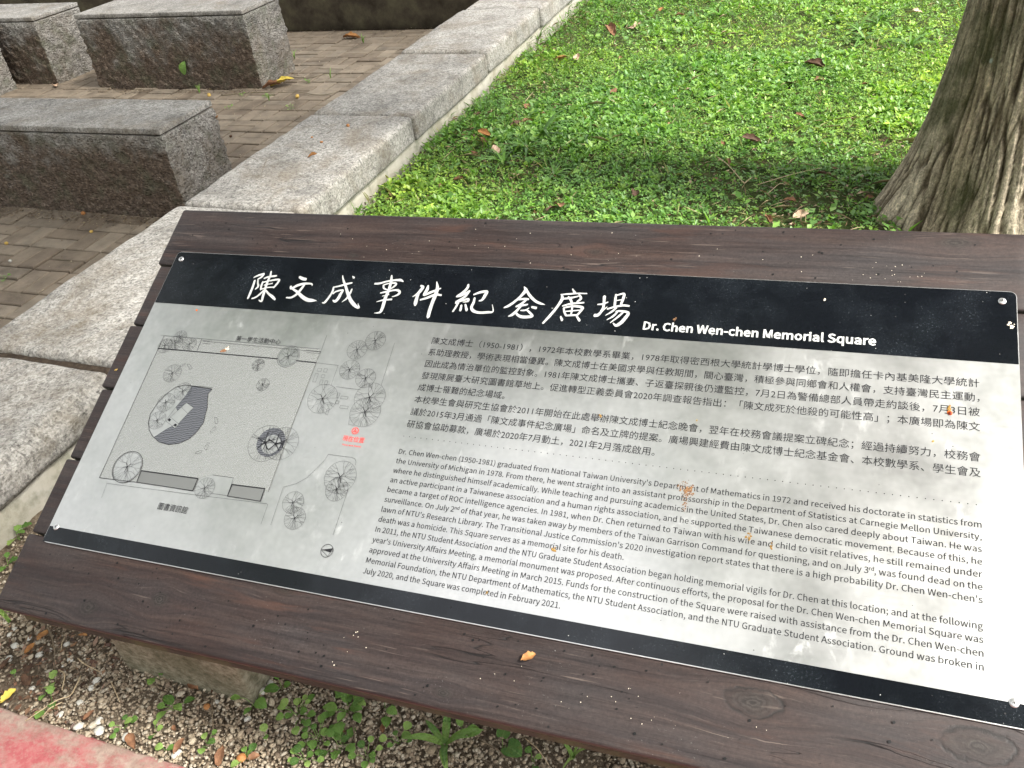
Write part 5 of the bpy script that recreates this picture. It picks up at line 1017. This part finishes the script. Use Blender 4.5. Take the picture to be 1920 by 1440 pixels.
def pebble(size, seed, mat, name, label, cat, group, x, y, z, flat=.6, sub=2):
    g = np.random.default_rng(seed); bm = bmesh.new(); bmesh.ops.create_icosphere(bm, subdivisions=sub, radius=1)
    P = np.array([tuple(v.co) for v in bm.verts]); F = [tuple(q.index for q in t.verts) for t in bm.faces]; bm.free()
    P = P * (1 + .22 * fbm(P * 1.3 + seed * 3.1, 2) + .05 * fbm(P * 5 + seed, 2))[:, None] * [1, g.uniform(.62, .9), flat] * size
    a = g.uniform(0, PI); P = np.stack([P[:, 0] * math.cos(a) - P[:, 1] * math.sin(a), P[:, 0] * math.sin(a) + P[:, 1] * math.cos(a), P[:, 2]], 1)
    o = mesh(name, P, F, mat, None, True); o.location = (x, y, z + size * flat * .6); return tag(o, label, cat, group)
PL_ = {0: 'flat white pebble, left one of three beside the red pavement', 1: 'white pebble, upper one of the touching pair by the red pavement', 2: 'white pebble, lower one of the touching pair by the red pavement', 3: 'white pebble nearer the plinth, above its twin', 4: 'white pebble, below its twin left of the plinth',
       6: 'angular white stone at the pavement edge, farthest right', 12: 'white stone under the plank at the right corner of the plinth'}
for i, (x, y, s_) in enumerate(PEBBLES):
    pebble(s_ * .52, i + 3, M['white_stone'], 'white_pebble', PL_.get(i, 'small white pebble lying among the bark scraps and gravel'), 'pebble', 'white pebbles in the gravel strip', x, y, G + .001, .5)
for i, (x, y, s_) in enumerate(NUTS): pebble(s_ * .5, 50 + i, M['nut1'], 'seed', ['round brown seed in the gravel below the plinth', 'orange brown seed in the gravel at the bottom edge'][i], 'seed', None, x, y, G + .004, .8)
PN = ['yellow seed left of the long twigs', 'yellow seed beside the lower twig', 'orange seed on the herringbone bricks', 'red orange seed at the foot of the nearest bench', 'dark seed beside the nearest bench end', 'yellow green seed at the left edge of the bricks', 'white crumb on the bricks at the left edge']
for i, (x, y, s_, k) in enumerate(PAVNUT): pebble(s_ * .5, 70 + i, M[('nut0', 'nut1', 'nut2', 'white_stone')[k]], 'seed', PN[i], 'seed', 'seeds on the brick paving', x, y, .001, .8)
pebble(.0105, 61, M['nut1'], 'seed', 'orange seed on the third coping stone', 'seed', 'seeds on the granite wall', *WALLITEMS[1][:2], .401, .85)
pebble(.007, 62, M['nut1'], 'seed', 'small orange husk on the coping stone, upper left of the curled leaf', 'seed', 'seeds on the granite wall', *WALLITEMS[2][:2], .4, .5)
pebble(.008, 63, M['nut1'], 'seed', 'small orange husk on the coping stone above the curled leaf', 'seed', 'seeds on the granite wall', *WALLITEMS[3][:2], .4, .5)

def deadleaf(x, y, z, size, k, label, seed, group=None, curl=1.0, cat='dead leaf'):
    g = np.random.default_rng(seed); n = 9; m = 6; t = np.linspace(0, 1, n); wv = .3 * np.sin(PI * t ** .9) ** .75 * (1 + .12 * np.sin(t * 19 + seed)) + .006
    V = []; cr = g.uniform(.8, 2.0) * curl; tw = g.uniform(-.8, .8) * curl
    for i in range(n):
        for j in range(m):
            s_ = (j / (m - 1)) * 2 - 1; a = s_ * cr * .8; x_ = wv[i] * math.sin(a) / max(cr * .8, .2); z_ = wv[i] * (1 - math.cos(a)) / max(cr * .8, .2) * 1.1 + .10 * curl * math.sin(t[i] * 3 + seed) + .12 * curl * t[i] ** 2
            V.append((x_ * math.cos(tw * t[i]) - z_ * math.sin(tw * t[i]) * .5, t[i] - .5, z_ + x_ * math.sin(tw * t[i])))
    V = np.array(V) * size; V += size * .02 * g.normal(0, 1, V.shape); V[:, 2] -= V[:, 2].min()
    F = [(i * m + j, i * m + j + 1, (i + 1) * m + j + 1, (i + 1) * m + j) for i in range(n - 1) for j in range(m - 1)]
    o = mesh('dead_leaf', V, F, M['dead%d' % k], None, True); o.location = (x, y, z + .002); o.rotation_euler.z = g.uniform(0, 2 * PI)
    return tag(o, label, cat, group)
BL = ['orange dead leaf in the bark scraps at the left', 'orange dead leaf under the board near the left edge', 'large brown dead leaf at the bottom edge beside the seed', 'brown dead leaf at the plinth foot', 'brown dead leaf by the pavement edge', 'small brown dead leaf right of the straw stem', 'dark dead leaf beside the pale weed', 'yellow dead leaf at the left edge above the pavement',
      'brown dead leaf right of the pavement corner', 'brown dead leaf touching the orange seed', 'brown dead leaf in the green patch', 'brown dead leaf right of the green patch', 'small brown dead leaf near the pavement', 'dark dead leaf at the left photo edge', 'dark dead leaf among white pebbles', 'small orange dead leaf under the plank at the left']
for i, (x, y, s_, k) in enumerate(BROWN): deadleaf(x, y, G + .006, s_ * 1.1, k, BL[i], 10 + i, 'dead leaves in the gravel strip', .8)
_cnt = {}
def leaflabel(x, y, k, i):
    kind = 'pale' if k == 4 else 'brown' if k == 1 else 'orange' if k == 0 else 'dark'
    d = 'near the board' if y < 3.2 else 'in the near half of the lawn' if y < 4 else 'in the middle of the lawn' if y < 5 else 'in the far half of the lawn' if y < 5.8 else 'at the top edge of the lawn'
    s = 'by the wall' if x < -1.35 else 'left of centre' if x < -.9 else 'at the centre' if x < -.3 else 'toward the tree'
    return '%s dead leaf %s, %s' % (kind, d, s)
for i, (x, y, s_, k) in enumerate(LAWNLEAF):
    sp = {0: 'large brown dead leaf high in the lawn, near the far end of the wall', 3: 'orange dead leaf lying against the wall foot tuft', 5: 'orange upright dead leaf beside the wall in the lawn', 17: 'curled brown dead leaf just behind the board', 20: 'pale dead leaf close to the mortar base', 22: 'dark brown dead clump in the middle of the lawn', 30: 'pale and brown dead leaf at the foot of the tree'}
    deadleaf(x, y, G + .02, s_ * 1.25, k, sp.get(i, leaflabel(x, y, k, i)), 100 + i, 'dead leaves on the lawn', 1.0)
PLB = ['bright yellow dead leaf on the bricks at the foot of the farther bench', 'curled brown dead leaf touching the bench foot beside the yellow leaf', 'orange dead leaf on the bricks before the dark wall', 'pale curled dead leaf between the benches', 'small orange dead leaf at the foot of the nearest bench', 'orange dead leaf beside the nearest bench top corner']
for i, (x, y, s_, k) in enumerate(PAVLEAF): deadleaf(x, y, 0, s_ * 1.35, k, PLB[i], 200 + i, 'dead leaves on the paving', .6 if k == 3 else 1.0)
deadleaf(*WALLITEMS[0][:2], .402, .042, 0, 'orange curled dead leaf on the granite coping stone', 301, None, 1.1)
l8 = SM @ Vector((.8697, -.622, -.001)); deadleaf(l8.x, l8.y, l8.z, .022, 0, 'small orange dead leaf scrap on the bottom plank of the board', 302, None, .5)
def twigs(T, z, mat, labels, group, rise=0):
    for i, (w, pts) in enumerate(T):
        p = spline([(x, y, z + w * .7 + rise * (j % 2)) for j, (x, y) in enumerate(pts)], 5); L = len(p)
        c = p.mean(0); c[2] = z; v, f = tube(p - c, w * .5 * np.linspace(1.1, .6, L), 6)
        o = mesh('twig', v, f, mat, None, True); o.location = c; tag(o, labels[i % len(labels)], 'twig', group)
twigs(TWIGS_P, 0, M['mosstwig'], ['long mossy twig on the bricks before the farther bench, lower one', 'mossy twig on the bricks, upper one', 'short twig on the bricks right of the nearest bench', 'short pale twig on the bricks at the left', 'upright curled twig by the yellow seed'], 'twigs on the paving', .008)
twigs(TWIGS_W, .402, M['twig'], ['curved thin twig on the third coping stone', 'thin twig beside the orange seed', 'short straight twig on the second coping stone', 'hair-thin curved twig on the second coping stone', 'hair-thin straight twig on the second coping stone'], 'twigs on the granite wall', .002)
twigs(TWIGS_G[:1] + TWIGS_G[3:5] + TWIGS_G[6:10], G + .008, M['twig'], ['long bent dry stem hanging from under the board at the left', 'upright dry stem in the gravel below the plinth', 'thin horizontal stem in the gravel', 'thin stem at the plinth foot', 'thin stem running to the bottom edge', 'dry stem crossing the green patch', 'dry stem right of the heart leaf'], 'dry stems in the gravel strip', .006)
twigs(TWIGS_G[1:3] + TWIGS_G[5:6] + TWIGS_G[10:], G + .008, M['straw'], ['long pale straw lying over the pavement edge', 'second pale straw beside the long one', 'short pale straw left of the plinth', 'pale straw at the right near the bottom edge', 'short straw under the board at the left', 'bent straw in the bark scraps', 'straw between bark scraps and pebbles'], 'dry straws in the gravel strip', .008)
twigs(TWIGS_L, G + .03, M['straw'], ['fallen forked twig on the lawn behind the board', 'small side twig crossing the forked twig', 'long thin twig on the lawn left of the tree', 'short twig on the lawn behind the board', 'twig on the lawn near the wall', 'short twig at the wall foot'], 'twigs on the lawn', .01)
# tufts of broader grass in the lawn
def tuft(x, y, r, ty, i, label):
    g = np.random.default_rng(400 + i); its = []; cs = []
    for k in range(16 if ty else 22):
        L = r * g.uniform(.7, 1.5) * (1 if ty else .9); a = g.uniform(0, 2 * PI); el = g.uniform(.3, 1.1) if ty else g.uniform(.7, 1.4); w = L * (.045 if ty else .022); n_ = 6; tt = np.linspace(0, 1, n_)
        V = []; hx, hy = math.cos(a), math.sin(a)
        for t in tt:
            e = el - t * 1.0; rad = L * t; px, pz = rad * math.cos(el - .5 * t), rad * math.sin(el - .65 * t); ww = w * (1 - t ** 2) + .0004
            V += [(px * hx - ww * hy, px * hy + ww * hx, max(pz, .004) + ww * .3), (px * hx, px * hy, max(pz, .004)), (px * hx + ww * hy, px * hy - ww * hx, max(pz, .004) + ww * .3)]
        F = [(3 * q + b_, 3 * q + b_ + 1, 3 * q + b_ + 4, 3 * q + b_ + 3) for q in range(n_ - 1) for b_ in (0, 1)]
        its.append((V, F)); cs += [np.array([(.10, .22, .035), (.14, .28, .05), (.08, .17, .035)][g.integers(0, 3)]) * g.uniform(.8, 1.2)] * len(V)
    o = mesh('grass_tuft', *gather(its), M['lawnleaf'], None, True, np.array(cs)); o.location = (x, y, G + .012); tag(o, label, 'grass tuft', 'broad grass tufts in the lawn')
TL_ = ['broad bladed grass tuft in the lawn, nearest the board', 'tall broad grass blade tuft beside the nearest one', 'grass tuft with long blades right of the two near ones', 'grass tuft close to the mortar base', 'low grass tuft just behind the board', 'dark grass tuft leaning on the wall', 'thin grass tuft at the wall foot', 'grass tuft at the far end of the wall',
       'grass tuft at the top edge of the lawn', 'grass tuft left of the tree trunk, high up', 'tall grass tuft near the tree trunk, topmost', 'grass tuft directly beside the tree trunk', 'small grass tuft between the two by the tree', 'small grass tuft in the upper middle lawn', 'thin grass tuft at the wall foot near the stone joint', 'bright grass tuft at the top right', 'small grass tuft at the top edge, right', 'tiny grass tuft at the mortar base']
for i, (x, y, r, ty) in enumerate(TUFTS): tuft(x, y, r, ty, i, TL_[i])

def uniquify(objs):
    by = {}
    for o in objs: by.setdefault(o['label'], []).append(o)
    for l, os_ in by.items():
        if len(os_) < 2: continue
        os_.sort(key=lambda o: (view(tuple(o.location)) or (0, 0))[0]); n_ = len(os_)
        for i, o in enumerate(os_):
            w = 'leftmost' if i == 0 else 'rightmost' if i == n_ - 1 else ('second', 'third', 'fourth', 'fifth', 'sixth', 'seventh', 'eighth')[i - 1] + ' from left'
            o['label'] = l + ', ' + w
uniquify([o for o in COL.objects if o.get('group') == 'dead leaves on the lawn'])
for o in COL.objects:
    if o.get('group') == 'white pebbles in the gravel strip' and o['label'].startswith('small white pebble'):
        x, y = o.location.x, o.location.y
        o['label'] = 'small white pebble ' + ('among the bark scraps at the left' if x < -1.36 else 'near the pavement edge' if y < .60 else 'left of the plinth' if x < -1.2 else 'in front of the plinth')
uniquify([o for o in COL.objects if o.get('group') == 'white pebbles in the gravel strip'])
